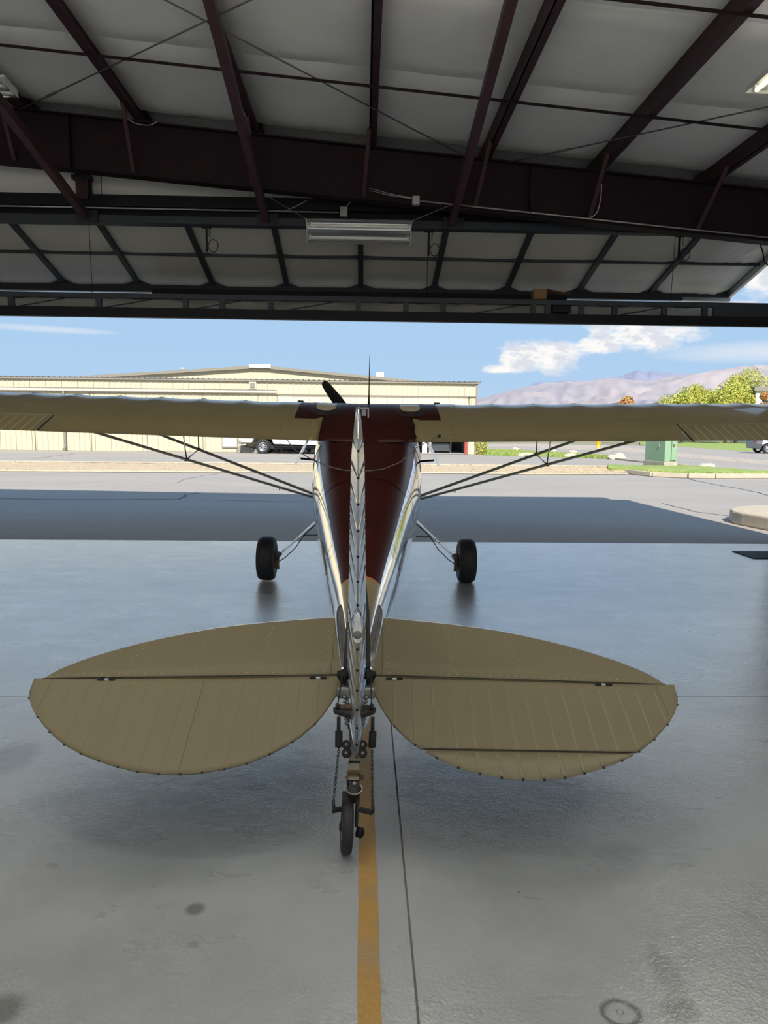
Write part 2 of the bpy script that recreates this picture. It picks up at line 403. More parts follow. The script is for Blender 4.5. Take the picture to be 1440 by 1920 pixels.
# insulation blankets between the purlins: one per bay and seam
VB = [-8.0, -4.6, -1.4, 1.6, 4.1, 6.05, 7.45, 9.1]
for k in range(len(PU)+1):
    ua = PU[k-1]+0.01 if k else -9.1
    ub_ = PU[k]-0.01 if k < len(PU) else 6.05
    for a, c in zip(VB, VB[1:]):
        def fn(i, j, ua=ua, ub_=ub_, a=a, c=c):
            u = lerp(ua, ub_, i); v = lerp(a, c, j)
            sag = -0.07*math.sin(PI*i)**0.7*(0.75+0.35*noise.noise(Vector((ua, v*0.5, 0))))
            seam = 0.035*math.exp(-((j*(c-a))/0.10)**2)+0.035*math.exp(-(((1-j)*(c-a))/0.10)**2) if a > 0 else 0
            w = 0.012*noise.noise(Vector((u*2.2, v*1.3, 3)))+0.006*noise.noise(Vector((u*6, v*5, 1)))
            rise = 0.06*max(0, 1-abs(9.1-v)/0.3)
            return (u, v, rz(u)+0.19+sag+seam*math.sin(PI*i)+w*math.sin(PI*i)-0.0*rise)
        MB().grid(fn, 12, 16).build('insulation_panel', insul, ceil, fix=False)
# sag angles below the purlins
for v in (7.43, 5.66, 3.0, 0.2):
    m_ = MB(); m_.bar((-9.0, v, rz(-9.0)-0.004), (6.0, v, rz(6.0)-0.004), 0.025, 0.006); m_.bar((-9.0, v-0.015, rz(-9.0)-0.018), (6.0, v-0.015, rz(6.0)-0.014), 0.005, 0.028)
    m_.build('sag_angle', redst3, ceil)
# portal rafters: deep webs with flanges and a stiffener
def rafter(v):
    m_ = MB(); a, b = -9.0, 6.0
    def P(u, h): return Vector((u, v, h))
    m_.prism([P(a, 4.98), P(b, 3.765), P(b, rz(b)), P(a, rz(a))], (0, 0.012, 0))
    m_.bar((a, v+0.006, 4.975), (b, v+0.006, 3.76), 0.17, 0.014); m_.bar((a, v+0.006, rz(a)-0.008), (b, v+0.006, rz(b)-0.008), 0.17, 0.014)
    for u in (-7.0, -3.5, 2.0, 5.0):
        hb = 4.98+(u-a)*(3.765-4.98)/15.0; m_.box((u, v-0.04, (hb+rz(u))/2), (0.012, 0.08, rz(u)-hb))
    return m_.build('rafter', redst3, ceil)
rafter(9.0); rafter(3.0-0.2); rafter(-3.4)
for u, u2 in ((-4.1, -4.15), (-2.72, -2.76), (-1.33, -1.36), (0.04, -0.02), (1.42, 1.33), (2.77, 2.73), (4.17, 4.07)):
    hb = 4.98+(u2+9)*(3.765-4.98)/15.0
    m_ = MB(); m_.bar((u, 8.47, rz(u)+0.02), (u2, 8.95, hb+0.02), 0.045, 0.006, (0, 1, 0.3)); m_.bar((u+0.02, 8.47, rz(u)+0.04), (u2+0.02, 8.95, hb+0.04), 0.006, 0.04, (0, 1, 0.3))
    m_.build('flange_brace', redst2, ceil)
# long door-header braces
for u in (-3.50, -1.25, 1.10, -5.75):
    m_ = MB(); p = Vector((u, 9.38, 4.06)); q = Vector((u+0.03, 5.1, 4.06+0.21*4.28))
    m_.bar(p, q, 0.085, 0.008); m_.bar(p+Vector((0.04, 0, 0.045)), q+Vector((0.04, 0, 0.045)), 0.008, 0.09); m_.bar(p+Vector((-0.04, 0, 0.045)), q+Vector((-0.04, 0, 0.045)), 0.008, 0.09)
    m_.build('header_brace', redst2, ceil)
# wind bracing rods
for p, q in (((-2.6, 5.63, rz(-2.6)+0.05), (1.25, 8.95, rz(1.25)-0.02)), ((0.65, 4.9, rz(0.65)+0.05), (-4.05, 8.93, rz(-4.05)-0.02)), ((6.0, 5.0, rz(6.0)+0.05), (1.70, 8.95, rz(1.7)-0.02))):
    p = Vector(p); q = Vector(q); m_ = MB(); m_.tube([p, q], 0.0075, 6)
    t0 = 0.86; m_.tube([p.lerp(q, t0), p.lerp(q, t0+0.035)], 0.014, 6)
    m_.build('brace_rod', mat('dull_grey_rod', (0.10, 0.10, 0.10), 0.5), ceil)
# walls
def wall(name, dims, c):
    w = empty(name, (0, 0, 0), HROT); tag(w, kind='structure'); MB().box(c, dims).build('outer_sheeting', wallp, w); return w
wr = wall('wall_right', (0.06, 17.6, 4.62), (6.05, 0.75, 2.31)); wl = wall('wall_left', (0.06, 17.6, 5.7), (-9.05, 0.75, 2.85)); wb = wall('wall_back', (15.1, 0.06, 1.15), (-1.5, -8.05, 3.875))
# unseen rear opening and rolled door, added so daylight and sun bounce inside
for uu in (-8.85, 5.85): MB().box((uu, -8.05, 1.65), (0.36, 0.06, 3.3)).build('added_rear_jamb', wallp, wb)
MB().lathe([(-7.0, 0.16), (-6.98, 0.20), (6.98, 0.20), (7.0, 0.16)], (-1.5, -7.85, 3.62), (1, 0, 0), 16).build('added_rolled_door', galv, wb)
MB().prism([(-9.05, -8.08, 4.4), (6.05, -8.08, 4.4), (6.05, -8.08, 4.5), (-9.05, -8.08, 5.75)], (0, 0.06, 0)).build('gable_sheeting', wallp, wb)
for k in range(10):
    def fn(i, j, k=k): 
        v = lerp(-7.95+k*1.72, -7.95+(k+1)*1.72, i); return (5.98-0.05*math.sin(PI*i)**0.6, v, lerp(0.05, 4.56, j))
    MB().grid(fn, 8, 2).build('insulation_panel', insul, wr)
    def fn(i, j, k=k):
        v = lerp(-7.95+k*1.72, -7.95+(k+1)*1.72, i); return (-8.98+0.05*math.sin(PI*i)**0.6, v, lerp(0.05, 5.6, j))
    MB().grid(fn, 8, 2).build('insulation_panel', insul, wl)
for k in range(9):
    def fn(i, j, k=k):
        u = lerp(-8.95+k*1.66, -8.95+(k+1)*1.66, i); return (u, -7.98+0.05*math.sin(PI*i)**0.6, lerp(3.32, 4.45+0.12*(8-k), j))
    MB().grid(fn, 8, 2).build('insulation_panel', insul, wb)
wf = empty('wall_front', (0, 0, 0), HROT); tag(wf, kind='structure')
MB().prism([(-9.1, 9.64, 4.1), (6.1, 9.64, 4.1), (6.1, 9.64, rz(6.1)+0.24), (-9.1, 9.64, rz(-9.1)+0.24)], (0, 0.03, 0)).build('gable_sheeting', wallp, wf)
MB().box((5.92, 9.62, 2.05), (0.36, 0.1, 4.1)).build('jamb', blkst, wf); MB().box((-8.9, 9.62, 2.05), (0.4, 0.1, 4.1)).build('jamb', blkst, wf)
for k in range(8):
    a = -9.0+1.88*k; c = a+1.87
    if a > 5.9: break
    def fn(i, j, a=a, c=c):
        u = lerp(a, c, i); return (u, 9.58-0.03*math.sin(PI*i)**0.5-0.01*noise.noise(Vector((u*3, j*3, 0))), lerp(4.3, rz(u)+0.18, j))
    MB().grid(fn, 10, 6).build('insulation_panel', insul, wf)
# door header: dark box girder with lighter tube below
m_ = MB(); m_.box((-1.5, 9.47, 4.31), (15.0, 0.16, 0.14)); m_.box((-1.5, 9.52, 4.19), (15.0, 0.03, 0.14)); m_.build('header_beam', black, wf)
MB().box((-1.5, 9.46, 4.085), (15.0, 0.16, 0.09)).build('header_tube', blkst2, wf)
for u in (-5.75, -3.50, -1.25, 1.10, 3.35): MB().box((u+0.02, 9.38, 4.10), (0.27, 0.05, 0.15)).build('bracket_plate', blkst, wf)
MB().ibeam((-3.52, 9.40, 4.30), (-3.52, 9.40, 4.62), 0.15, 0.15, upv=(0, 1, 0)).build('stub_post', redst, wf)
MB().box((-3.52, 9.36, 4.56), (0.24, 0.10, 0.05)).build('stub_cap', blkst, wf)
# ------------------------------------------------------------------ bifold door, standing open
door = empty('door_1', (0, 0, 0), HROT); tag(door, kind='structure')
A = (9.60, 4.09); B = (11.22, 3.635)   # upper leaf, header to fold, underside of the framing
def up_z(v): return A[1]+(v-A[0])*(B[1]-A[1])/(B[0]-A[0])
DU = [-4.56+1.125*k for k in range(-4, 10)]; DU = [u for u in DU if u < 5.0]
UE = 5.66
vrow = [(9.60, 10.36), (10.40, 11.23)]
bays = [(DU[k], DU[k+1]) for k in range(len(DU)-1)]+[(DU[-1], UE)]
for (a, c) in bays:
    for r_, (v0, v1) in enumerate(vrow):
        def fn(i, j, a=a, c=c, v0=v0, v1=v1, r_=r_):
            u = lerp(a+0.02, c-0.02, i); v = lerp(v0, v1, j)
            e = min(1, 6*i)*min(1, 6*(1-i))
            s_ = 0.0
            bulge = -0.075*math.exp(-((1-j)/0.13)**2)*e if r_ else -0.012*math.exp(-((1-j)/0.1)**2)*e
            w = 0.010*noise.noise(Vector((u*1.6+9, v*2, 0)))*e
            if a > 2.5: w += 0.014*math.sin(u*7+v*6)*noise.noise(Vector((u*2, v*2, 7)))*e
            if a > 4.0: w += 0.012*math.sin((u*2.2+v*1.0)*16)*e*max(0, i-0.2)
            dp = 0.055*math.exp(-((1-j)/0.03)**2) if r_ else 0
            return (u, v, up_z(v)+0.045+bulge+w+dp*0.6)
        MB().grid(fn, 22, 18).build('insulation_panel', insul2, door, fix=False)
for u in DU: MB().bar((u, A[0], A[1]+0.035), (u, B[0], B[1]+0.035), 0.075, 0.075).build('leaf_post', blkst2, door)
MB().bar((-9.0, 10.38, up_z(10.38)+0.03), (UE, 10.38, up_z(10.38)+0.03), 0.04, 0.055).build('leaf_girt', blkst2, door)
MB().bar((-9.0, B[0]+0.04, B[1]+0.01), (UE, B[0]+0.04, B[1]+0.01), 0.10, 0.23).build('fold_beam', blkst, door)
MB().prism([(-9.0, 9.60, 4.23), (UE+0.05, 9.60, 4.23), (UE+0.05, 11.30, 3.76), (-9.0, 11.30, 3.76)], (0, 0, 0.02)).build('outer_skin', wallp, door)
MB().bar((UE+0.02, 9.55, 4.13), (UE+0.02, 11.30, 3.645), 0.05, 0.17).build('end_trim', galv, door)
MB().box((UE-0.35, 11.24, 3.55), (0.75, 0.10, 0.05)).build('hinge_plate', steel, door)
# lower leaf
MB().box((-0.05, 11.12, 3.46), (6.3, 0.04, 0.20)).build('weather_seal', black, door)
MB().box((-1.65, 11.05, 3.345), (14.7, 0.06, 0.15)).build('leaf_end_beam', blkst, door)
def lo_z(v): return 2.91+(v-9.52)*0.27
MB().prism([(-9.0, 9.54, 2.90), (6.0, 9.54, 2.90), (6.0, 11.12, lo_z(11.12)), (-9.0, 11.12, lo_z(11.12))], (0, 0, 0.015)).build('lower_skin', wallp, door)
for (a, c) in bays:
    def fn(i, j, a=a, c=c):
        u = lerp(a, c, i); v = lerp(9.62, 11.05, j); e = math.sin(PI*i)**0.5
        return (u, v, lo_z(v)+0.07+0.09*e*math.exp(-((j-0.25)/0.25)**2)+0.02*noise.noise(Vector((u*4, v*4, 2))))
    MB().grid(fn, 10, 8).build('lower_insulation', insul2, door)
MB().box((-1.5, 9.50, 3.165), (15.0, 0.06, 0.062)).build('top_chord', blkst2, door)
m_ = MB(); m_.box((-1.5, 9.50, 2.955), (15.0, 0.07, 0.125)); m_.build('bottom_chord', black, door)
for u in (-6.8, -5.66, -4.53, -3.42, -2.31, -1.84, -1.21, -0.08, 0.54, 1.03, 2.21, 2.40, 2.85, 3.29, 3.95, 4.49):
    MB().box((u, 9.50, 3.076), (0.07, 0.05, 0.13)).build('truss_post', blkst2, door)
for u in (-4.2, -3.1, -1.95, -0.75, 1.7, 3.6):
    MB().bar((u-0.25, 9.52, 3.02), (u+0.35, 9.52, 3.13), 0.014, 0.014).build('truss_diagonal', blkst, door)
MB().box((5.3, 9.50, 3.076), (1.40, 0.05, 0.13)).build('end_plate', blkst2, door)
m_ = MB(); m_.box((2.60, 9.62, 3.10), (0.24, 0.2, 0.10)); m_.lathe([(-0.08, 0.05), (0.08, 0.05)], (2.62, 9.62, 3.08), (1, 0, 0), 16); m_.build('lift_motor', black, door)
m_ = MB(); m_.box((2.32, 9.66, 3.29), (0.16, 0.16, 0.13)); m_.prism([(2.40, 9.58, 3.355), (2.72, 9.60, 3.30), (2.72, 9.72, 3.30), (2.40, 9.74, 3.355)], (0, 0, 0.006))
m_.build('cardboard_box', cardb, door)
for u in (-3.5, 0.81, 4.03):
    MB().tube([(u, 9.50, 3.19), (u, 9.47, 4.05)], 0.004, 6).build('lift_cable', black, door)
# ------------------------------------------------------------------ conduit, boxes, lamps under the roof
def hthing(name, label, cat, loc, group=None, rz_=0):
    c, s = math.cos(TH), math.sin(TH)
    o = empty(name, (loc[0]*c-loc[1]*s, loc[0]*s+loc[1]*c, loc[2]), (0, 0, TH+rz_)); tag(o, label, cat, group); return o
def htag(o, label, cat, group=None): o.rotation_euler = HROT; return tag(o, label, cat, group)
htag(MB().tube([(-8.9, 9.385, 4.215), (-0.33, 9.385, 4.215)], 0.0105, 8).build('conduit', galv), 'thin straight grey conduit along the dark door header, left of the strip lamp', 'conduit')
def slz(u): return 4.98+(u+9)*(3.765-4.98)/15.0
htag(MB().tube([(0.66, 8.93, slz(0.66)+0.035), (5.9, 8.93, slz(5.9)+0.035)], 0.010, 8).build('conduit', galv), 'thin grey conduit sloping right along the lower edge of the maroon rafter', 'conduit')
o = MB().box((-0.27, 9.36, 4.215), (0.095, 0.06, 0.115)).build('junction_box', galv, bevel=0.006); htag(o, 'grey junction box at the end of the straight conduit above the strip lamp', 'junction box')
o = MB().box((0.61, 8.92, slz(0.61)+0.03), (0.09, 0.07, 0.10)).build('junction_box', galv, bevel=0.006); htag(o, 'grey junction box on the maroon rafter, start of the sloping conduit', 'junction box')
pts = catmull([(-0.24, 9.33, 4.27), (-0.10, 9.2, 4.36), (0.05, 9.0, 4.36), (0.3, 8.9, 4.28), (0.56, 8.9, slz(0.6)+0.05)])
m_ = MB(); m_.tube(pts, 0.005, 6); m_.tube([(p[0], p[1], p[2]+0.025*math.sin(PI*i/len(pts))) for i, p in enumerate(pts)], 0.005, 6)
htag(m_.build('cable', galv), 'pair of thin grey cables arching between the two junction boxes', 'cable')
htag(MB().tube([(-0.24, 9.33, 4.16), (-0.245, 9.0, 3.98), (-0.25, 8.6, 3.85)], 0.005, 6).build('cable', galv), 'short grey drop cord from the junction box to the strip lamp', 'cable')
htag(MB().tube(catmull([(-2.76, 8.45, 5.06), (-2.70, 8.7, 4.98), (-2.55, 8.86, 5.0), (-2.45, 8.9, 5.06)]), 0.004, 6).build('cable', lampw), 'thin white wire looping down beside the second purlin from the left', 'cable')
htag(MB().tube(catmull([(2.84, 8.86, slz(2.8)+0.42), (2.83, 8.85, slz(2.8)+0.25), (2.80, 8.87, slz(2.8)+0.10), (2.72, 8.9, slz(2.8)+0.04)]), 0.005, 6).build('cable', lampw), 'thin white wire hanging on the rafter right of center beside its brace', 'cable')
htag(MB().tube(catmull([(3.35, 9.34, 4.03), (3.6, 9.3, 4.02), (3.95, 9.2, 4.04), (4.3, 9.05, 4.02)]), 0.008, 6).build('cable', black), 'black cable sagging from the right header bracket to the rafter', 'cable')
htag(MB().tube(catmull([(4.95, 9.15, 3.93), (5.05, 9.2, 3.78), (5.12, 9.25, 3.66), (5.3, 9.3, 3.62), (5.6, 9.3, 3.66)]), 0.009, 6).build('cable', black), 'black cable drooping below the rafter at the far right', 'cable')
htag(MB().tube([(-1.20, 9.30, 4.20), (-1.0, 9.28, 4.19), (-0.86, 9.22, 4.23), (-0.72, 9.18, 4.29)], 0.0045, 6).build('cable', galv), 'short loose grey wire crossing in front of the header left of the lamp', 'cable')
htag(MB().tube([(-4.55, 9.2, 4.45), (-4.54, 9.2, 3.86), (-4.50, 9.2, 3.83)], 0.013, 8).build('hanging_pipe', black), 'black pipe with a hooked end hanging at the left edge', 'pipe')
for u, h0, lab in ((-1.99, 3.98, 'left'), (0.81, 3.98, 'middle'), (4.03, 3.97, 'right')):
    t = hthing('door_switch', {'left': 'black hanging switch rod with coiled cord left of the strip lamp', 'middle': 'black hanging switch rod with coiled cord just right of the strip lamp', 'right': 'black hanging switch rod with coiled cord under the rafter at right'}[lab], 'switch', (u, 9.33, 3.65), 'coiled cords hanging from the door header')
    m_ = MB(); m_.box((0, 0, 0.19), (0.022, 0.03, 0.30)); m_.box((-0.0, 0, 0.335), (0.12, 0.04, 0.014)); m_.build('rod', black, t)
    MB().tube([(0.08+0.062*math.cos(a), 0.01*math.sin(3*a), 0.115+0.075*math.sin(a)) for a in [2*PI*i/28 for i in range(60)]], 0.005, 5).build('cord_loop', black, t)
    MB().tube([(0.02+0.03*abs(math.sin(i*0.9)), 0, 0.33-i*0.006) for i in range(20)], 0.003, 4).build('cord', black, t)
def strip_lamp(label, loc, rot, lit, upw=0.0, tilt=0.0, L=1.16):
    t = hthing('strip_lamp', label, 'lamp', loc, 'fluorescent strip lamps under the roof', rot)
    if tilt: t.rotation_euler = (tilt, 0, TH+rot)
    w = 0.30
    m_ = MB()   # bent sheet reflector, open below: ridge between two troughs
    prof = [(-w/2, -0.01), (-w/2+0.015, 0.035), (-0.075, 0.055), (-0.02, 0.012), (0.02, 0.012), (0.075, 0.055), (w/2-0.015, 0.035), (w/2, -0.01)]
    top = [(y, z+0.012) for y, z in prof]
    m_.loft([[(x, y, z) for y, z in prof+top[::-1]] for x in (-L/2, L/2)], smooth=False); m_.build('reflector', lampw if lit else mat('dusty_reflector', (0.55, 0.55, 0.54), 0.22, 0.7), t)
    MB().box((0, 0, 0.075), (L*0.96, 0.12, 0.05)).build('ballast_housing', lampw, t)
    for sx in (-1, 1): MB().prism([(sx*(L/2+0.002), -w/2, -0.012), (sx*(L/2+0.002), w/2, -0.012), (sx*(L/2+0.002), w/2-0.03, 0.06), (sx*(L/2+0.002), -w/2+0.03, 0.06)], (sx*0.006, 0, 0)).build('end_plate', lampw, t)
    for y in (-0.075, 0.075):
        MB().lathe([(-L/2+0.03, 0.010), (-L/2+0.035, 0.0175), (L/2-0.035, 0.0175), (L/2-0.03, 0.010)], (0, y, 0.0), (1, 0, 0), 14).build('lit_tube' if lit else 'tube', tubeon if lit else tubeoff, t)
        for sx in (-1, 1): MB().box((sx*(L/2-0.022), y, 0.012), (0.022, 0.03, 0.06)).build('tube_holder', lampw, t)
    if lit:
        ld = bpy.data.lights.new('strip_light', 'AREA'); ld.shape = 'RECTANGLE'; ld.size = L*0.95; ld.size_y = 0.24; ld.energy = LAMP_W; ld.color = (1.0, 0.96, 0.90)
        lo = bpy.data.objects.new('strip_light', ld); link(lo, t); lo.location = (0, 0, -0.02)
        lu = bpy.data.lights.new('strip_uplight', 'AREA'); lu.shape = 'RECTANGLE'; lu.size = L*0.95; lu.size_y = 0.10; lu.energy = max(0.8, LAMP_UP*upw); lu.color = (1.0, 0.95, 0.86)
        lv = bpy.data.objects.new('strip_uplight', lu); link(lv, t); lv.location = (0, 0, 0.105); lv.rotation_euler = (PI, 0, 0)
    return t
t = strip_lamp('unlit twin-tube strip lamp hanging on chains in the middle of the doorway', (-0.068, 8.33, 3.70), 0, False, tilt=0.0)
t.rotation_euler = (math.radians(-42), math.radians(0.0), TH)
for sx, tx in ((-1, -1.08), (1, 1.22)):
    cs_, sn_ = math.cos(math.radians(42)), math.sin(math.radians(42))
    def lc_(v): return Vector((v[0], v[1]*cs_-v[2]*sn_, v[1]*sn_+v[2]*cs_))
    pts = [Vector((sx*0.575, 0.10, 0.06)), lc_((sx*0.61, 0.12, 0.17)), lc_((tx, 0.55, 0.53))]
    m_ = MB(); seg = 46
    for i in range(seg):
        p = pts[0].lerp(pts[1], i/14) if i < 14 else pts[1].lerp(pts[2], (i-14)/(seg-14))
        q = pts[0].lerp(pts[1], (i+1)/14) if i < 14 else pts[1].lerp(pts[2], (i+1-14)/(seg-14))
        m_.bar(p, q.lerp(p, -0.15), 0.009 if i % 2 else 0.003, 0.003 if i % 2 else 0.009)
    m_.build('chain', steel, t)
strip_lamp('lit twin-tube strip lamp at the upper right edge', (3.25, 5.5, 4.27), PI/2, True)
strip_lamp('white unlit strip lamp high at the left edge above the rafter', (-3.95, 7.25, 4.66), 0, False)
for k, (u, v) in enumerate(((-5.2, 2.2), (-1.2, 2.2), (3.2, 1.8), (-3.2, -2.0), (1.4, -2.0), (-5.2, -5.5), (3.2, -5.5), (-1.0, -5.6))):  # lamps out of view, added as fill light for the interior
    strip_lamp(['unseen fill lamp added left of and above the tail', 'unseen fill lamp added overhead behind the tail', 'unseen fill lamp added overhead at the right, nearer than the edge one', 'unseen fill lamp added mid hangar left', 'unseen fill lamp added mid hangar right', 'unseen fill lamp added at the back left', 'unseen fill lamp added at the back right', 'unseen fill lamp added at the back center'][k], (u, v, 3.5), 0 if k % 2 else PI/2, True, 1.0)
strip_lamp('fill lamp added over the left side of the wing, unseen above the frame', (-3.3, 4.3, 4.35), 0, True, 0.35)  # added out of view to lift the floor under the tail and the front ceiling
strip_lamp('fill lamp added over the middle of the fuselage, unseen above the frame', (0.2, 4.3, 4.15), 0, True, 0.35)
# mat and scraps on the floor
rubm = mat('black_rubber_mat', (0.010, 0.010, 0.011), 0.7)
htag(MB().box((5.25, 8.49, 0.006), (1.15, 0.50, 0.012)).build('floor_mat', rubm, bevel=0.003), 'flat black rubber mat on the floor by the right side of the doorway', 'mat')
o = MB().box((4.62, 7.62, 0.02), (0.16, 0.10, 0.04)).build('rubber_wheel_chock', rubm, bevel=0.01); htag(o, 'small black rubber block on the floor at the right edge', 'chock')
# ================================================================== AIRPLANE
Y0 = 6.92
air = empty('airplane', (-0.166, Y0, 0), (0, 0.0045, 0.0144))
tag(air, 'cream and maroon high-wing taildragger airplane with polished metal fuselage, parked in the doorway', 'airplane')
def L(x, Y, z): return Vector((x, Y-Y0, z))
darkgr = mat('dark_grey_metal', (0.12, 0.11, 0.10), 0.4, 0.3)
# ---- fuselage: stations (Y, half width, z of widest point, z top, z bottom, paint edge ratio, exponent)
FUS = [(2.74, .040, .485, .520, .43, .55, 2.0), (2.90, .058, .490, .585, .40, .60, 2.1), (3.10, .085, .505, .650, .375, .66, 2.2), (3.35, .118, .535, .728, .36, .70, 2.3), (3.62, .152, .575, .805, .36, .74, 2.4),
       (4.10, .222, .665, .945, .375, .80, 2.5), (4.60, .290, .755, 1.090, .41, .84, 2.6), (5.14, .360, .850, 1.245, .45, .87, 2.7), (5.50, .405, .905, 1.350, .49, .88, 2.8), (5.75, .435, .945, 1.440, .515, .88, 2.9),
       (6.05, .465, .985, 1.520, .54, .90, 3.0), (6.40, .485, 1.02, 1.600, .57, .92, 3.2), (6.80, .50, 1.05, 1.66, .60, .92, 3.2), (7.05, .50, 1.06, 1.65, .62, .92, 3.0), (7.35, .49, 1.07, 1.52, .64, .92, 2.7), (7.62, .46, 1.08, 1.40, .67, .9, 2.5), (8.00, .41, 1.12, 1.38, .74, .9, 2.4), (8.28, .33, 1.16, 1.34, .84, .9, 2.3), (8.34, .22, 1.20, 1.28, 1.00, .9, 2.2)]
def station(Y): return interp(FUS, Y)
def section(Y):
    hw, zm, zt, zb, pr, ex = station(Y)
    xr = [1.0, 0.992, 0.965, 0.93, pr+0.0, pr*0.92, pr*0.78, pr*0.55, pr*0.28]
    xr = sorted(set(xr), reverse=True)
    top = [(hw*r_, zm+(zt-zm)*(max(0, 1-r_**ex))**(1/ex)) for r_ in xr]
    kpaint = xr.index(pr)
    low = [(hw*r_, zm-(zm-zb)*(max(0, 1-r_**2.6))**(1/2.6)) for r_ in (0.985, 0.93, 0.8, 0.55, 0.25)]
    pts = [(x, z) for x, z in top]+[(0, zt)]+[(-x, z) for x, z in top[::-1]]
    pts += [(-x, z) for x, z in low]+[(0, zb)]+[(x, z) for x, z in low[::-1]]
    return pts, kpaint, len(top)
Ys = [2.74, 2.82, 2.90, 3.0, 3.1, 3.22, 3.35, 3.46, 3.485, 3.50, 3.62, 3.8, 4.1, 4.35, 4.6, 4.9, 5.14, 5.3, 5.5, 5.65, 5.75, 5.9, 6.05, 6.4, 6.8, 7.05, 7.2, 7.35, 7.5, 7.62, 8.0, 8.28, 8.34]
rings = []; kp_ = nt = None
for Y in Ys:
    pts, kp_, nt = section(Y); rings.append([L(x, Y, z) for x, z in pts])
def fm(i, j):
    if kp_ <= j < 2*nt-kp_:
        Y = (Ys[i]+Ys[i+1])/2
        return 1 if Y < 3.485 else (3 if Y < 3.50 else 2)
    return 0
fus = MB().loft(rings, True, True, 0, True, fm).build('fuselage', [alu, cream, maroon, orange], air)
def fus_pt(Y, z, side, off=0.004):
    hw, zm, zt, zb, pr, ex = station(Y)
    t = abs(z-zm)/((zt-zm) if z > zm else (zm-zb)); e = ex if z > zm else 2.6
    return L(side*(hw*max(0, 1-t**e)**(1/e)+off), Y, z)
# lap seams and rivets on the tail cone
for Y in (4.05, 5.02, 5.62):
    pts, k_, _ = section(Y); 
    for s in (-1, 1):
        m_ = MB(); m_.tube([L(s*abs(x)*1.002, Y-0.10*i/(k_+1), z+0.001) for i, (x, z) in enumerate(pts[:k_+1])], 0.0011, 4); m_.build('skin_seam', darkst, fus)
rv = MB()
for s in (-1, 1):
    for k in range(90):
        Y = 3.3+k*0.033
        if Y > 6: break
        hw, zm, zt, zb, pr, ex = station(Y); p = fus_pt(Y, zm+(zt-zm)*0.12, s, 0.001); rv.box(p, (0.004, 0.006, 0.006))
o = rv.build('rivets', steel, fus); o['kind'] = 'stuff'
for s in (-1, 1):   # long stringer seam along each side
    MB().tube([fus_pt(Y, lerp(station(Y)[1], station(Y)[2], 0.10), s, 0.001) for Y in [3.3+0.2*k for k in range(16)]], 0.0018, 4).build('skin_seam', alub, fus)
for s in (-1, 1):   # side windows, windshield
    m_ = MB(); m_.grid(lambda i, j, s=s: fus_pt(lerp(6.0, 7.25, i), lerp(1.12+0.02, 1.36 if i < 0.9 else 1.33, j), s, 0.003), 8, 4); m_.build('side_window', glass, fus)
    MB().tube([fus_pt(Y, 1.13, s, 0.003) for Y in (6.5, 6.7, 6.9, 7.2)], 0.006, 5).build('window_sill', alub, fus)
m_ = MB(); m_.grid(lambda i, j: (lambda hw, zm, zt, zb, pr, ex, r_: L(hw*r_, lerp(7.12, 7.58, j), zm+(zt-zm)*max(0, 1-abs(r_)**ex)**(1/ex)+0.006))(*station(lerp(7.12, 7.58, j)), lerp(-0.9, 0.9, i)), 12, 6); m_.build('windshield', glass, fus)
# opened side window panes, seen edge on
for s in (-1, 1):
    m_ = MB(); p0 = Vector((0, 0, 0)); a = L(s*0.515, 6.15, 1.37); b = L(s*0.612, 6.15, 1.185)
    m_.prism([a, b, b+Vector((0, 0.42, 0.08)), a+Vector((0, 0.42, 0.08))], Vector((s*0.015, 0, 0.006))); w_ = m_.build('open_window_pane', alub, air)
    MB().bar(a.lerp(b, 0.72)+Vector((-s*0.01, 0.0, 0)), L(s*0.455, 6.18, 1.225), 0.022, 0.018).build('window_stay', black, w_)
# ---- wings
CH = 1.45; INC = math.radians(11.3)
def naca(x, up_=True, t=0.12, mc=0.022, p=0.4):
    yt = 5*t*(0.2969*math.sqrt(x)-0.1260*x-0.3516*x*x+0.2843*x**3-0.1036*x**4)
    yc = mc/p**2*(2*p*x-x*x) if x < p else mc/(1-p)**2*((1-2*p)+2*p*x-x*x)
    return yc+yt if up_ else yc-yt
TEY, TEZ = 5.64, 1.392
cI, sI = math.cos(INC), math.sin(INC)
DIH = math.tan(math.radians(1.15))
def wing_pt(s, x, zf, chord=CH, le=0.0):
    """s span position (signed), x chord fraction from leading edge, zf height over the chord line in chords"""
    a = CH-le-x*chord       # distance ahead of the trailing edge along the chord
    zz = zf*chord
    return L(s, TEY+a*cI-zz*sI, TEZ+a*sI+zz*cI+abs(s)*DIH)
RIB0, RIBP = 1.165, 0.394
def sag(s, x):
    if abs(s) < 0.8 or x > 0.45: return 0.0
    ph = ((abs(s)-RIB0)/RIBP) % 1.0
    return -0.012*math.sin(PI*ph)**0.8*(1 if x > 0.01 else x/0.01)*max(0, (0.45-x)/0.45)**0.5
cx = [0, .0015, .006, .013, .022, .035, .05, .07, .09, .12, .16, .2, .26, .32, .4, .48, .56, .62, .665, .67, .75, .758, .765, .85, .93, 1.0]
AIL0, AIL1, AILX = 2.59, 4.55, 0.765
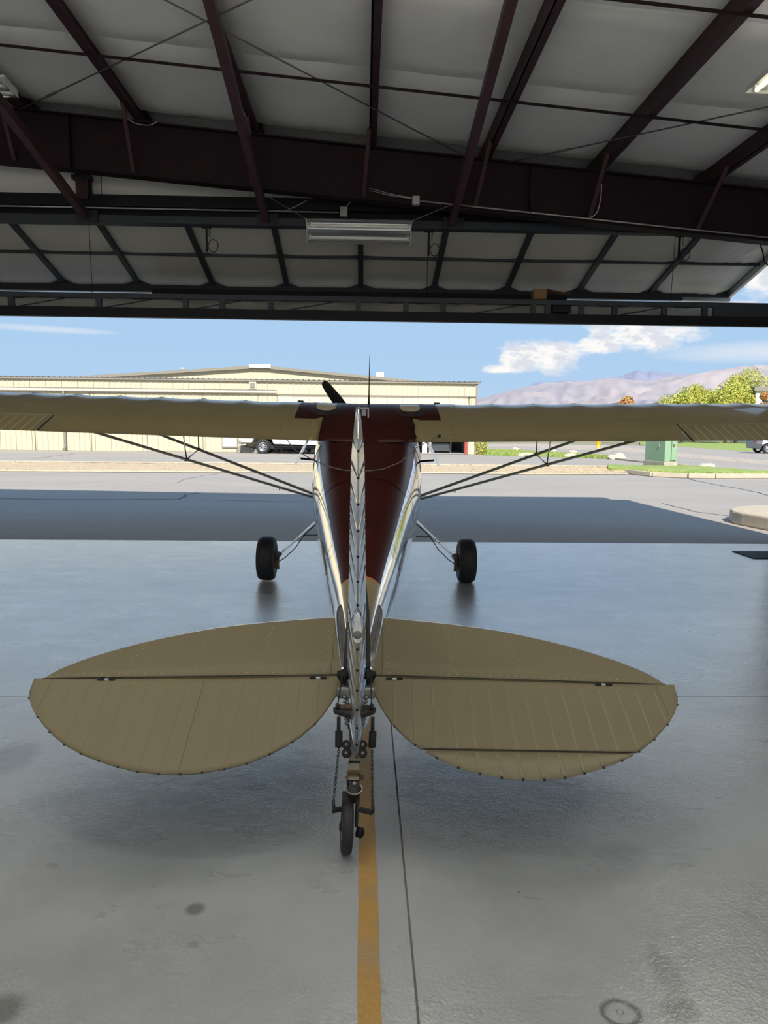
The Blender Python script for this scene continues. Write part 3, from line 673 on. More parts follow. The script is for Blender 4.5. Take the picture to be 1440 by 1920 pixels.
def wing_section(s, sgn, inner=False):
    chord, le = CH, 0.0
    a = abs(s)
    if a > 4.6:
        q = (a-4.6)/0.5; k = math.sqrt(max(0.02, 1-q*q)); chord = CH*(0.30+0.70*k); le = (CH-chord)*0.45
    cut = 0.0
    up_ = []; lo = []
    for x in cx:
        xx = x
        if AIL0-0.001 < a < AIL1: xx = min(x, 0.752)
        z = naca(xx); zl = naca(xx, False)
        p = wing_pt(s, xx, z+sag(s, xx)/chord, chord, le)
        if a < 0.42 and xx > 0.62:
            ss = 0.385+0.065*abs((xx-0.845)/0.16)**2.2 if a < 0.40 else a
            p = wing_pt(math.copysign(min(ss, 0.45), sgn), xx, z, chord, le)
        up_.append(p)
        if xx > 0.0: lo.append(wing_pt(s, xx, zl, chord, le))
    return up_+lo[::-1]
def make_wing(sgn):
    st = [0.38, 0.46, 0.50, 0.56, 0.625, 0.63, 0.70, 0.78]
    a = RIB0-RIBP
    k = 0
    while a < 4.6:
        for f in (0, .12, .28, .5, .72, .88):
            v = a+RIBP*f
            if v > 0.8 and v < 4.6: st.append(v)
        a += RIBP
    st += [AIL0-0.003, AIL0+0.003, AIL1-0.003, AIL1+0.003, 4.6, 4.7, 4.8, 4.9, 4.98, 5.04, 5.09]
    st = sorted(set(round(v, 4) for v in st))
    rings = [wing_section(sgn*v, sgn) for v in st]
    n = len(cx)
    def mf(i, j):
        if (st[i]+st[i+1])/2 < 0.627 and (j < cx.index(.665)): return 1
        if j < 4: return 0
        return 0
    w = MB().loft(rings, True, True, 0, True, mf).build('wing', [cream, maroon], air)
    # aileron
    m_ = MB(); R_ = []
    for s in (AIL0+0.012, 3.2, 3.8, AIL1-0.012):
        pu = [wing_pt(sgn*s, x, naca(x)+0.001) for x in (.768, .80, .87, .93, 1.0)]; pl = [wing_pt(sgn*s, x, naca(x, False)) for x in (1.0, .9, .80, .768)]
        R_.append(pu+pl)
    al = m_.loft(R_, True, True, 0, False).build('aileron', cream, air)
    for k in range(26):
        s = AIL0+0.075*k+0.06
        if s > AIL1-0.05: break
        MB().bar(wing_pt(sgn*s, .785, naca(.785)+0.002), wing_pt(sgn*s, .992, naca(.992)+0.001), 0.006, 0.004).build('aileron_bead', creamb, al)
    MB().bar(wing_pt(sgn*(AIL0-.002), .7595, naca(.76)-0.0035), wing_pt(sgn*(AIL1), .7595, naca(.76)-0.0035), 0.024, 0.003).build('aileron_gap_shade', black, al)  # black strips painting in the shade of the aileron gap
    MB().bar(wing_pt(sgn*(AIL0+.005), .755, naca(.76)-0.001), wing_pt(sgn*(AIL0+.005), .995, 0.0015), 0.016, 0.003).build('aileron_gap_shade', black, al)
    # rivet dashes on each rib near the leading edge
    rb = MB(); a = RIB0
    while a < 4.5:
        for x in [0.012+0.016*i for i in range(13)]: rb.box(wing_pt(sgn*a, x, naca(x)+0.0012), (0.006, 0.012, 0.003))
        a += RIBP
    for x in [0.03+0.03*i for i in range(29)]: rb.box(wing_pt(sgn*0.80, x, naca(x)+0.0005), (0.005, 0.005, 0.002))
    o = rb.build('rivets', creamb, w); o['kind'] = 'stuff'
    for i, (s, x) in enumerate(((0.70, .78), (0.71, .83), (0.70, .90), (0.92, .80))): MB().lathe([(0, .006), (.003, .005)], wing_pt(sgn*s, x, naca(x)), (0, -sI, cI), 10).build('drain_hole', black, w)
    # fuel cap
    MB().box(wing_pt(sgn*0.66, 0.055, naca(0.055)+0.010), (0.06, 0.05, 0.030)).build('fuel_cap_fairing', darkst, w, bevel=0.01)
    # skylight
    s0, s1 = (0.26, 0.50)
    g_ = MB().grid(lambda i, j: wing_pt(sgn*lerp(s0-0.015, s1+0.015, i), lerp(0.20, 0.60-0.12*abs(2*i-1)**4, j), naca(lerp(0.20, 0.60-0.12*abs(2*i-1)**4, j))+0.0035), 16, 8).build('skylight_frame', mat('smoked_frame', (0.03, 0.022, 0.022), 0.3, spec=0.25), w, fix=False)
    MB().grid(lambda i, j: wing_pt(sgn*lerp(s0+0.03, s1-0.035, i), lerp(0.27, 0.50-0.06*abs(2*i-1)**3, j), naca(lerp(0.27, 0.50-0.06*abs(2*i-1)**3, j))+0.006), 14, 6).build('skylight_pane', skylt, w, fix=False)
    return w
for sgn in (-1, 1): make_wing(sgn)
# center section between the wing roots
R_ = []
for s in (-0.385, -0.25, 0, 0.25, 0.385):
    R_.append([wing_pt(s, x, naca(x)+0.002+0.002*(1-abs(s)/0.385)) for x in cx]+[wing_pt(s, x, naca(x, False)) for x in cx[::-1][:-1]])
MB().loft(R_, True, True, 0, True).build('wing_center_section', maroon, air)
# fairing from the trailing edge of the center section down to the turtledeck
def fair(i, j):
    Y = lerp(4.85, 5.78, j); hw, zm, zt, zb, pr, ex = station(Y); t = 2*i-1; e_ = pr*hw; x = t*e_
    zf = zm+(zt-zm)*max(0, 1-(abs(x)/hw)**ex)**(1/ex); ze = zm+(zt-zm)*max(0, 1-pr**ex)**(1/ex)
    w = min(1, max(0, (Y-4.85)/(5.64-4.85))); w = w*w*(3-2*w); flat = 1.394+(Y-5.64)*(0.24 if Y < 5.64 else 0.20)
    return L(x, Y, max(zf, lerp(zf, flat-(flat-ze)*abs(t)**9, w))+0.002)
MB().grid(fair, 28, 16).build('turtledeck_fairing', maroon, air)
# whip antenna
ab = wing_pt(0.0, 0.10, naca(0.10)); an = MB().tube([ab+Vector((0, 0, -0.01)), ab+Vector((0.001, 0, 0.10)), ab+Vector((0.004, 0.0, 0.47))], [0.012, 0.006, 0.0028], 8).build('whip_antenna', black, air)
MB().lathe([(-0.004, 0.042), (0.005, 0.040), (0.008, 0.02)], ab, (0, 0, 1), 16).build('antenna_base', black, an)
# ---- struts
def strut(p, q, w=0.075, t=0.026, name='wing_strut'):
    p = Vector(p); q = Vector(q); d = (q-p).normalized(); c = Vector((0, 1, 0)); c = (c-d*c.dot(d)).normalized(); n_ = d.cross(c)
    sec = [(-.5, 0), (-.38, .32), (-.1, .5), (.2, .42), (.5, 0), (.2, -.42), (-.1, -.5), (-.38, -.32)]
    m_ = MB(); m_.loft([[x+c*(a*w)+n_*(b*t) for a, b in sec] for x in (p, q)]); return m_.build(name, creams, air)
darkgr = mat('dark_grey_metal', (0.12, 0.11, 0.10), 0.4, 0.3)
creams = mat('strut_paint', (0.36, 0.32, 0.24), 0.35, coat=0.2)
for s in (-1, 1):
    f0 = L(s*0.485, 6.82, .855); r0 = L(s*0.485, 6.74, .835)
    f1 = L(s*2.36, 6.78, 1.565+0.0); r1 = L(s*2.34, 6.02, 1.455)
    fs = strut(f0, f1); rs = strut(r0, r1, 0.06, 0.024)
    for t_, a_, b_ in ((0.56, f0, f1), (0.56, r0, r1)): pass
    fj = f0.lerp(f1, 0.60); rj = r0.lerp(r1, 0.60)
    w1 = L(s*1.60, 6.72, 1.60); w2 = L(s*1.63, 6.05, 1.45)
    j_ = MB().tube([fj, w1], 0.006, 6).build('jury_strut', alub, air); MB().tube([rj, L(s*(1.60), 6.2, 1.47)], 0.006, 6).build('jury_strut', alub, air); MB().tube([fj, rj], 0.006, 6).build('jury_strut', alub, air)
    MB().box(fj, (0.03, 0.05, 0.03)).build('clamp', black, fs); MB().box(rj, (0.03, 0.05, 0.03)).build('clamp', black, rs)
    MB().tube([r0.lerp(r1, 0.18)+Vector((0, 0, -0.012)), r0.lerp(r1, 0.18)+Vector((0, 0, -0.03))], 0.006, 6).build('tie_down_lug', black, rs)
# ---- main gear
for s in (-1, 1):
    wc = L(s*0.985, Y0, 0.215)
    tp_ = [(-0.078, 0.10), (-0.082, 0.13), (-0.086, 0.165), (-0.078, 0.196), (-0.055, 0.211), (-0.03, 0.2155), (0.03, 0.2155), (0.055, 0.211), (0.078, 0.196), (0.086, 0.165), (0.082, 0.13), (0.078, 0.10)]
    wh = MB().lathe(tp_+tp_[:1], wc, (1, 0, 0), 40, caps=False).build('main_wheel', rubber, air)
    MB().lathe([(-0.07, 0.105), (-0.05, 0.09), (-0.04, 0.04), (-0.055, 0.03), (0.055, 0.03), (0.04, 0.04), (0.05, 0.09), (0.07, 0.105)], wc, (1, 0, 0), 28).build('wheel_hub', steel, wh)
    for dx in (-0.03, 0, 0.03): MB().lathe([(-0.0025, 0.2150), (-0.0025, 0.2164), (0.0025, 0.2164), (0.0025, 0.2150)], wc+Vector((dx, 0, 0)), (1, 0, 0), 40).build('tread_rib', rubber, wh)
    a = L(s*0.335, 6.95, .738); b = L(s*0.845, 6.93, .27); ax_ = L(s*0.89, 6.92, .215)
    m_ = MB(); d = (b-a).normalized(); c = Vector((0, 1, 0)); n_ = d.cross(c).normalized(); R_ = []
    for t_, w_, h_ in ((0, .13, .022), (0.3, .105, .020), (0.7, .08, .018), (1.0, .065, .017)):
        p = a.lerp(b, t_); R_.append([p+c*(-w_/2)+n_*(h_/2), p+c*(w_/2)+n_*(h_/2), p+c*(w_/2)-n_*(h_/2), p+c*(-w_/2)-n_*(h_/2)])
    lg_ = m_.loft(R_, True, True, 0, False).build('landing_gear_leg', alub, air, bevel=0.004)
    for t_ in (0.67, 0.735): MB().lathe([(0, 0.006), (0.004, 0.005)], a.lerp(b, t_)+Vector((0, -0.049, 0.004)), (0, -1, 0), 8).build('bolt', black, lg_)
    MB().tube([a.lerp(b, .1)+Vector((0, -.03, -.03)), a.lerp(b, .55)+Vector((0, -.03, -.02)), a.lerp(b, .75)+Vector((-s*0.015, -.03, -.06)), a.lerp(b, .95)+Vector((-s*0.01, -.03, -.07)), ax_+Vector((-s*0.03, -0.05, -0.02))], 0.005, 6).build('brake_line', black, lg_)
    MB().bar(a.lerp(b, 0.55)+Vector((0, -.02, -.03)), a.lerp(b, 0.55)+Vector((-s*0.12, 0.03, -.035)), 0.07, 0.008).build('gear_step', black, lg_)
    bk_ = MB(); bk_.lathe([(-0.012, 0.085), (0.0, 0.085)], ax_+Vector((s*0.012, 0, 0)), (1, 0, 0), 24); bk_.build('brake_disc', darkst, wh)
    bk_ = MB(); bk_.box(ax_+Vector((-s*0.004, -0.045, -0.05)), (0.05, 0.05, 0.07)); bk_.box(ax_+Vector((-s*0.022, -0.05, -0.085)), (0.022, 0.03, 0.025)); bk_.box(ax_+Vector((-s*0.006, -0.02, 0.045)), (0.045, 0.07, 0.05)); bk_.tube([ax_+Vector((-s*0.025, 0, 0.0)), ax_+Vector((s*0.05, 0, 0))], 0.02, 10)
    bk_.build('brake_caliper', rusty, wh, bevel=0.004)
    MB().tube([b, ax_], 0.018, 8).build('axle', steel, lg_)
# ---- propeller
hubc = L(0.02, 8.40, 1.30); td = (L(-0.545, 8.40, 2.035)-hubc); Lb = td.length; td.normalize()
pr_ = MB().lathe([(0.0, 0.11), (0.03, 0.115), (0.12, 0.085), (0.20, 0.03), (0.215, 0.004)], hubc+Vector((0, -0.02, 0)), (0, 1, 0), 24).build('propeller', alu, air)
for sg_ in (1, -1):
    R_ = []
    for t_, w_, th_, tw in ((0.08, .07, .05, 50), (0.25, .125, .032, 38), (0.5, .150, .022, 26), (0.72, .135, .015, 19), (0.9, .105, .010, 15), (0.97, .085, .008, 14), (1.0, .045, .006, 14)):
        p = hubc+td*sg_*Lb*t_; sd_ = td.cross(Vector((0, 1, 0))).normalized()
        ang = math.radians(tw); c = sd_*math.cos(ang)+Vector((0, 1, 0))*math.sin(ang)*sg_; n_ = td.cross(c).normalized()
        R_.append([p+c*(a*w_)+n_*(b*th_) for a, b in ((-.5, 0), (-.3, .4), (0, .5), (.3, .3), (.5, 0), (.3, -.3), (0, -.4), (-.3, -.3))])
    MB().loft(R_).build('blade', black, pr_)
# ---- tail frame: chordwise forward c, up n
TA = math.radians(11.0)
O_ = L(0.0, 2.76, .502)
def tail(s, c, h, tilt=TA): return O_+Vector((s, c*math.cos(tilt)-h*math.sin(tilt), c*math.sin(tilt)+h*math.cos(tilt)))
STO = catmull([(.04, .555), (.115, .552), (.31, .517), (.47, .483), (.65, .430), (.82, .350), (.95, .275), (1.07, .185), (1.15, .115), (1.21, .045), (1.245, -.030)], 8)
ELO = catmull([(.048, -.004), (.062, -.05), (.085, -.115), (.135, -.222), (.20, -.308), (.28, -.375), (.37, -.428), (.50, -.466), (.62, -.477), (.74, -.467), (.86, -.432), (.98, -.382), (1.08, -.318), (1.17, -.235), (1.23, -.165), (1.262, -.110), (1.272, -.070), (1.268, -.036)], 8)
def outline(T, s):
    for a, b in zip(T, T[1:]):
        if a[0] <= s <= b[0]: return lerp(a[1], b[1], (s-a[0])/(b[0]-a[0]+1e-9))
    return T[0][1] if s < T[0][0] else T[-1][1]
def hinge_c(s): return -0.026*abs(s)
poly_alu = alu
def stab(sgn):
    ss = [.03, .06, .10, .115, .2, .3, .39, .45, .55, .65, .75, .85, .93, 1.0, 1.06, 1.11, 1.15, 1.18, 1.205, 1.225, 1.242]
    fr = [0, .01, .03, .05, .07, .12, .2, .3, .45, .6, .8, 1.0]; R_ = []
    for s in ss:
        cl_ = outline(STO, s); ch = hinge_c(s)+0.003; th = 0.026*(1-0.55*s/1.25)*min(1, (cl_-ch)/0.2+0.1); up_ = []; lo = []
        for f in fr:
            c = lerp(cl_, ch, f); y = math.sqrt(min(1, f/0.14))*(1-0.15*f) if f < 0.14 else (1-0.15*f)
            up_.append(tail(sgn*s, c, th*y)); 
            if f > 0: lo.append(tail(sgn*s, c, -th*y))
        R_.append(up_+lo[::-1])
    st_ = MB().loft(R_, True, True, 0, True, lambda i, j: 1 if j < 3 else 0).build('stabilizer', [creamt, alub], air)
    rb = MB()
    def dot(s, c, r=0.0032):
        cl_ = outline(STO, s); ch = hinge_c(s); th = 0.026*(1-0.55*s/1.25)*min(1, (cl_-ch)/0.2+0.1); f = (cl_-c)/(cl_-ch+1e-6)
        y = math.sqrt(max(0, min(1, f/0.14)))*(1-0.15*f) if f < 0.14 else (1-0.15*f)
        rb.lathe([(0, r), (0.0012, r*0.6)], tail(sgn*s, c, th*y), (0, -math.sin(TA), math.cos(TA)), 5)
    for s0, s1 in ((.130, .122), (.395, .39), (.655, .66), (.915, .93)):
        cl_ = outline(STO, s0); k = int((cl_-.05)/0.028)
        for i in range(k): dot(lerp(s0, s1, i/max(1, k-1))+(0.006 if i % 2 else -0.003), cl_-0.04-i*0.028)
    for i in range(34): dot(.10+i*.034, hinge_c(.1+i*.034)+0.022)
    o = rb.build('rivets', creamb, st_); o['kind'] = 'stuff'
    rb2 = MB()
    for i in range(60):
        s = .09+i*.0195
        if s < 1.22: rb2.lathe([(0, .0022), (.001, .001)], tail(sgn*s, outline(STO, s)-0.028, 0.019), (0, 0, 1), 5)
    o = rb2.build('edge_rivets', darkst, st_); o['kind'] = 'stuff'
    MB().bar(tail(sgn*.108, .50, 0.0262), tail(sgn*.104, .0, 0.0215), 0.0022, 0.002).build('skin_seam', mat('seam_shadow_line', (0.10, 0.085, 0.06), 0.6), st_)
    return st_
def elev(sgn, droop, tab):
    T_ = -math.radians(droop)      # trailing edge down: aft direction drops
    def E_(s, c, h=0.0): return O_+Vector((s, c*math.cos(-T_)-h*math.sin(-T_), c*math.sin(-T_)+h*math.cos(-T_)))
    ss = [.049, .053, .06, .07, .085, .10, .12, .15, .19, .24, .30, .37, .45, .55, .65, .75, .85, .95, 1.03, 1.10, 1.16, 1.20, 1.23, 1.25, 1.262, 1.269]
    fr = [0, .008, .025, .08, .2, .4, .6, .8, .95, 1.0]; R_ = []
    TC = lambda s: -0.350-0.012*(s-.24)
    for s in ss:
        ch = hinge_c(s)-0.001; ct = outline(ELO, s)
        if tab and 0.245 < s < 1.02: ct = max(ct, TC(s))
        if abs(ct-ch) < 0.004: ct = ch-0.004
        up_ = []; lo = []; th = min(0.020, abs(ct-ch)*0.4)
        for f in fr:
            c = lerp(ch, ct, f); y = th*(math.sqrt(min(1, f/.025)) if f < .025 else 1)*(1-.88*f)+0.0012
            up_.append(E_(sgn*s, c, y)); lo.append(E_(sgn*s, c, -y))
        R_.append(up_+lo[::-1])
    el_ = MB().loft(R_, True, True, 0, True).build('elevator', creamt, air)
    def zsurf(s, c):
        ch = hinge_c(s)-0.001; ct = outline(ELO, s)
        if tab and 0.245 < s < 1.02: ct = max(ct, TC(s))
        f = (ch-c)/(ch-ct+1e-6); return 0.020*(1-.88*min(1, f))+0.0012
    def bead(s, c0, c1, name, par, w=0.006, h=0.0035, zf=zsurf):
        if c0-c1 < 0.02: return
        q = [E_(sgn*s-w, c0, zf(s, c0)), E_(sgn*s+w, c0, zf(s, c0)), E_(sgn*s, c0-0.006, zf(s, c0)+h), E_(sgn*s-w, c1, zf(s, c1)), E_(sgn*s+w, c1, zf(s, c1)), E_(sgn*s, c1+0.006, zf(s, c1)+h)]
        MB().add(q, [(0, 1, 2), (3, 5, 4), (0, 2, 5, 3), (1, 4, 5, 2)], smooth=False).build(name, mat('bead_paint', (0.235, 0.202, 0.122), 0.5) if tab else creamt, par)
    for k in range(16):
        s = .075+.0738*k; ct = outline(ELO, s)+0.012
        if tab and .25 < s < 1.01: ct = max(ct, TC(s)+0.010)
        bead(s, hinge_c(s)-0.038, ct, 'elevator_bead', el_, *((0.006, 0.0035) if tab else (0.006, 0.0016)))
    MB().bar(E_(sgn*1.195, hinge_c(1.195)-0.01, 0.0195), E_(sgn*1.20, outline(ELO, 1.20)+0.012, 0.004), 0.0025, 0.002).build('skin_seam', MATS['seam_shadow_line'], el_)
    if not tab:
        MB().bar(E_(sgn*.60, hinge_c(.6)-0.02, 0.0205), E_(sgn*.60, outline(ELO, .60)+0.02, 0.004), 0.0025, 0.0015).build('skin_seam', MATS['seam_shadow_line'], el_)
    # trailing edge clips
    rb = MB()
    for k in range(1, 17):
        s = .075+.0738*k; rb.box(E_(sgn*s, outline(ELO, s)+0.001, 0.001), (0.008, 0.007, 0.006))
    o = rb.build('edge_clips', darkst, el_); o['kind'] = 'stuff'
    # hinges: dark cut-outs with a lug
    for s in (.152, .985):
        for d in (-.022, .022): MB().box(E_(sgn*(s+d), hinge_c(s)-0.012, 0.0205), (0.024, 0.017, 0.004)).build('hinge_cutout', black, el_, bevel=0.0015)
        MB().box(E_(sgn*s, hinge_c(s)-0.010, 0.0205), (0.014, 0.012, 0.006)).build('hinge_lug', alub, el_)
    m_ = MB(); m_.bar(tail(sgn*.05, -.001, .0215), tail(sgn*1.24, -.033, .0095), 0.0045, 0.001); m_.build('hinge_gap', black, el_)
    if tab:
        R_ = []
        for s in [.262, .30, .37, .45, .55, .65, .75, .85, .93, .985, 1.008]:
            c0 = TC(s)-0.005; c1 = min(outline(ELO, s), c0-0.003)
            R_.append([E_(s, c0, .0055), E_(s, lerp(c0, c1, .5), .0045), E_(s, c1, .001), E_(s, c1, -.001), E_(s, lerp(c0, c1, .5), -.004), E_(s, c0, -.005)])
        tb = MB().loft(R_, True, True, 0, True).build('trim_tab', mat('trim_tab_paint', (0.222, 0.192, 0.115), 0.5), air); tag(tb, 'slightly paler trim tab')
        for k in range(3, 13):
            s = .075+.0738*k+0.035
            s = .075+.0738*k; c0 = TC(s)-0.010; c1 = outline(ELO, s)+0.008
            if c0-c1 > 0.02: bead(s, c0, c1, 'tab_bead', tb, 0.0065, 0.003, lambda s, c: 0.0055)
        MB().bar(E_(.25, TC(.25)+0.001, .0062), E_(1.015, TC(1.015)+0.001, .0062), 0.005, 0.002).build('tab_hinge', darkst, tb)
    return el_
for sgn in (-1, 1): stab(sgn)
elev(-1, 23, False); elev(1, 25, True)
# ---- fin
FO = [(.0, -.02), (.0, 1.085), (.05, 1.075), (.14, 1.00), (.24, .84), (.34, .64), (.44, .44), (.56, .28), (.72, .13), (.80, .02), (.80, -.02)]
def tipf(b): return 1.0 if b < .92 else max(.22, (max(0, 1.118-b)/.198)**.62)
def thick(b): return max(0.012, 0.037-0.0165*b)*tipf(b)
m_ = MB(); P_ = catmull(FO[1:-2], 5); bs = sorted(set(round(b, 3) for _, b in P_))
R_ = []
for k in range(24):
    b = lerp(-0.0, 1.083, k/23)
    cs = [c for c, bb in P_ if abs(bb-b) < 0.03] or [0.02]
    # leading edge at this height
    cle = None
    for (c0, b0), (c1, b1) in zip(P_, P_[1:]):
        if (b0-b)*(b1-b) <= 0: cle = lerp(c0, c1, (b-b0)/(b1-b0+1e-9))
    if cle is None: cle = 0.72 if b < 0.2 else 0.03
    cle = max(cle, 0.03); t_ = thick(b)
    R_.append([tail(x_, c_, b) for x_, c_ in ((t_*1.0, 0.006), (t_*1.03, cle*0.35), (t_*0.8, cle*0.7), (t_*0.4, cle*0.93), (0, cle), (-t_*0.4, cle*0.93), (-t_*0.8, cle*0.7), (-t_*1.03, cle*0.35), (-t_*1.0, 0.006))])
fin = m_.loft(R_, True, True).build('fin', alub, air)
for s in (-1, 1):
    MB().tube([tail(s*(thick(0.3)+0.012), .02, .035), tail(s*(thick(.2)+0.010), .15, .09), tail(s*(thick(.2)+0.006), .32, .145), tail(s*0.02, .62, .20)], [0.010, 0.010, 0.008, 0.004], 8).build('fin_root_shade_strip', rubber, fin)  # dark strip painting in the shade and dark reflection at the fin base
    m_ = MB(); m_.prism([tail(s*.040, 0.01, .045), tail(s*.078, 0.01, .028), tail(s*.078, -.01, .028), tail(s*.045, -.055, .035), tail(s*.040, -.055, .06)], (0, 0, -0.03)); m_.build('stern_fairing', black, fus)
for s in (-1, 1):   # polished fillets where the tail cone meets the stabilizer roots
    MB().tube([tail(s*x, c, h) for x, c, h in catmull([(.082, .66, .030), (.096, .56, .028), (.092, .44, .022), (.080, .30, .020), (.064, .14, .018), (.054, .03, .016)], 4)], [.012]*3+[.019]*5+[.018]*4+[.016]*5+[.012]*4, 12).build('root_fillet', alub, fus)
# ---- rudder: wedge with pressed beads on each side
RO = catmull([(-.135, -.150), (-.26, -.150), (-.325, -.132), (-.362, -.07), (-.385, .05), (-.398, .20), (-.400, .38), (-.385, .56), (-.350, .70), (-.300, .82), (-.235, .94), (-.150, 1.045), (-.075, 1.095), (0, 1.105)], 6)
def te_c(b):
    for (c0, b0), (c1, b1) in zip(RO, RO[1:]):
        if b0 <= b <= b1 and b1 > b0: return lerp(c0, c1, (b-b0)/(b1-b0))
    return RO[-1][0] if b > 1.1 else RO[0][0]
RD = math.radians(-1.7)   # slight deflection
def rud(x, c, b):
    xr = x*math.cos(RD)+c*math.sin(RD)*1.0; cr_ = c*math.cos(RD)
    return tail(xr, cr_, b)
R_ = []
for k in range(44):
    b = lerp(-.148, 1.10, k/43); ct = te_c(b); t_ = thick(b); h0 = -0.004 if b > -.04 else -0.004
    xs = []
    for f in (0, .06, .3, .6, .9, 1.0): xs.append((t_*(1-f)**1.0+0.0018, lerp(h0, ct, f)))
    R_.append([rud(x, c, b) for x, c in xs]+[rud(-x, c, b) for x, c in xs[::-1]])
rdalu = mat('worn_aluminium', (0.80, 0.80, 0.79), 0.27, 1.0, bump=0.12, bscale=9.0)
rdr = MB().loft(R_, True, True, 0, True).build('rudder', rdalu, air)
for k in range(-1, 14):
    b = .905-.079*k
    if b < -.14 or abs(b-.43) < .02: continue
    ct = te_c(b); t_ = thick(b)
    for s in (-1, 1):
        def sx(f): return s*(t_*(1-f)+0.0018)
        f0, f1 = .10, .965; w = .0055; hh = .0050
        A0 = rud(sx(f0), lerp(-.004, ct, f0), b-w); A1 = rud(sx(f0), lerp(-.004, ct, f0), b+w); A2 = rud(sx(f0)+s*hh, lerp(-.004, ct, f0+.03), b)
        B0 = rud(sx(f1), lerp(-.004, ct, f1), b-w); B1 = rud(sx(f1), lerp(-.004, ct, f1), b+w); B2 = rud(sx(f1)+s*hh*.5, lerp(-.004, ct, f1-.03), b)
        MB().add([A0, A1, A2, B0, B1, B2], [(0, 1, 2), (3, 5, 4), (0, 2, 5, 3), (1, 4, 5, 2)]).build('rudder_bead', alu, rdr)
    MB().lathe([(0, .0052), (.004, .004)], rud(0, ct+0.001, b), rud(0, -1, b)-rud(0, 0, b), 8).build('drain_rivet', black, rdr)
rb = MB()
for b in [0.0+.022*i for i in range(45)]:
    for s in (-1, 1): rb.box(rud(s*(thick(b)+.001), -.012, b), (.003, .004, .004))
o = rb.build('rivets', alub, rdr); o['kind'] = 'stuff'
MB().tube([rud(0, te_c(b)-.001, b) for b in [-.12+.06*i for i in range(20)]], 0.0016, 4).build('edge_seam', steel, rdr)
# tail light
lb_ = .43; lc = rud(0, te_c(lb_)+.012, lb_)
tl = MB().loft([[rud(x*q_, te_c(lb_+z)+d, lb_+z) for x, z in ((0, .062), (.011, .040), (.0185, .012), (.0185, -.020), (.013, -.036), (0, -.042), (-.013, -.036), (-.0185, -.020), (-.0185, .012), (-.011, .040))] for q_, d in ((1.15, .03), (1.0, -.012), (.8, -.024))], True, True).build('tail_light', alu, rdr)
MB().lathe([(-0.004, .0165), (0.004, .016), (.010, .010), (.012, .002)], rud(0, te_c(.42)-.020, .418), (0, -1, 0.1), 18).build('lens', mat('grey_glass_lens', (0.16, 0.16, 0.15), 0.2), rdr)
# antennas on the fin
vc = [(-.262, .0), (-.24, -.035), (-.175, -.072), (-.10, -.104), (-.045, -.116), (.045, -.116), (.10, -.108), (.165, -.080), (.215, -.028), (.30, .022)]
vb_ = .955
m_ = MB(); m_.tube([tail(x-0.005, .10, vb_+z) for x, z in vc], 0.0020, 6); va = m_.build('whisker_antenna', darkgr, air)
MB().lathe([(-.004, .004), (0, .007), (.006, .006), (.01, .002)], tail(.30, .10, vb_+.022), (1, 0, .5), 8).build('tip_ball', black, va)
m_ = MB(); m_.box(tail(.022, .06, 1.084), (.030, .05, .006)); m_.box(tail(.036, .06, 1.068), (.005, .05, .036)); m_.box(tail(.020, .06, 1.068), (.016, .03, .022)); m_.build('beacon_bracket', steel, fin)
# ---- tail wheel assembly
def W(x, Y, z): return L(x, Y, z)
MB().box(W(0, 2.72, .475), (.15, .10, .045)).build('torque_tube', steel, air, bevel=0.008)
m_ = MB(); R_ = []
for Y, z, hw_, hh in ((2.98, .40, .075, .05), (2.86, .385, .062, .06), (2.76, .37, .052, .07), (2.70, .365, .040, .06), (2.66, .36, .030, .04)): R_.append([W(x*hw_, Y, z+zz*hh) for x, zz in ((1, 1), (1, -.6), (.5, -1), (-.5, -1), (-1, -.6), (-1, 1))])
m_.loft(R_, True, True, 0, False).build('stern_cone', alu, air)
hn = MB(); hn.prism([W(-.085, 2.615, .425), W(-.078, 2.59, .425), W(0, 2.575, .405), W(.072, 2.59, .425), W(.080, 2.615, .425), W(.03, 2.66, .425), W(-.03, 2.66, .425)], (0, 0, .016)); rh = hn.build('rudder_horn', darkst, air)
MB().box(W(-.045, 2.62, .435), (.06, .035, .02)).build('horn_cap', rusty, rh)
for x in (-.068, .062):
    MB().lathe([(0, .008), (.02, .008), (.025, .004)], W(x, 2.60, .44), (0, 0, 1), 8).build('bolt', darkst, rh)
    MB().tube([W(x, 2.61, .45), W(x+(.012 if x < 0 else -.004), 2.72, .53)], 0.003, 5).build('control_cable', darkst, rh)
for x in (-.045, .04):
    m_ = MB()
    for i in range(7): m_.lathe([(0, .007), (.008, .008), (.012, .003)], W(x*(1-.04*i), 2.66-.008*i, .40-.014*i+(.06 if i > 3 else .06)), (0.3, -.2, 1), 7)
    m_.build('turnbuckle', steel, rh)
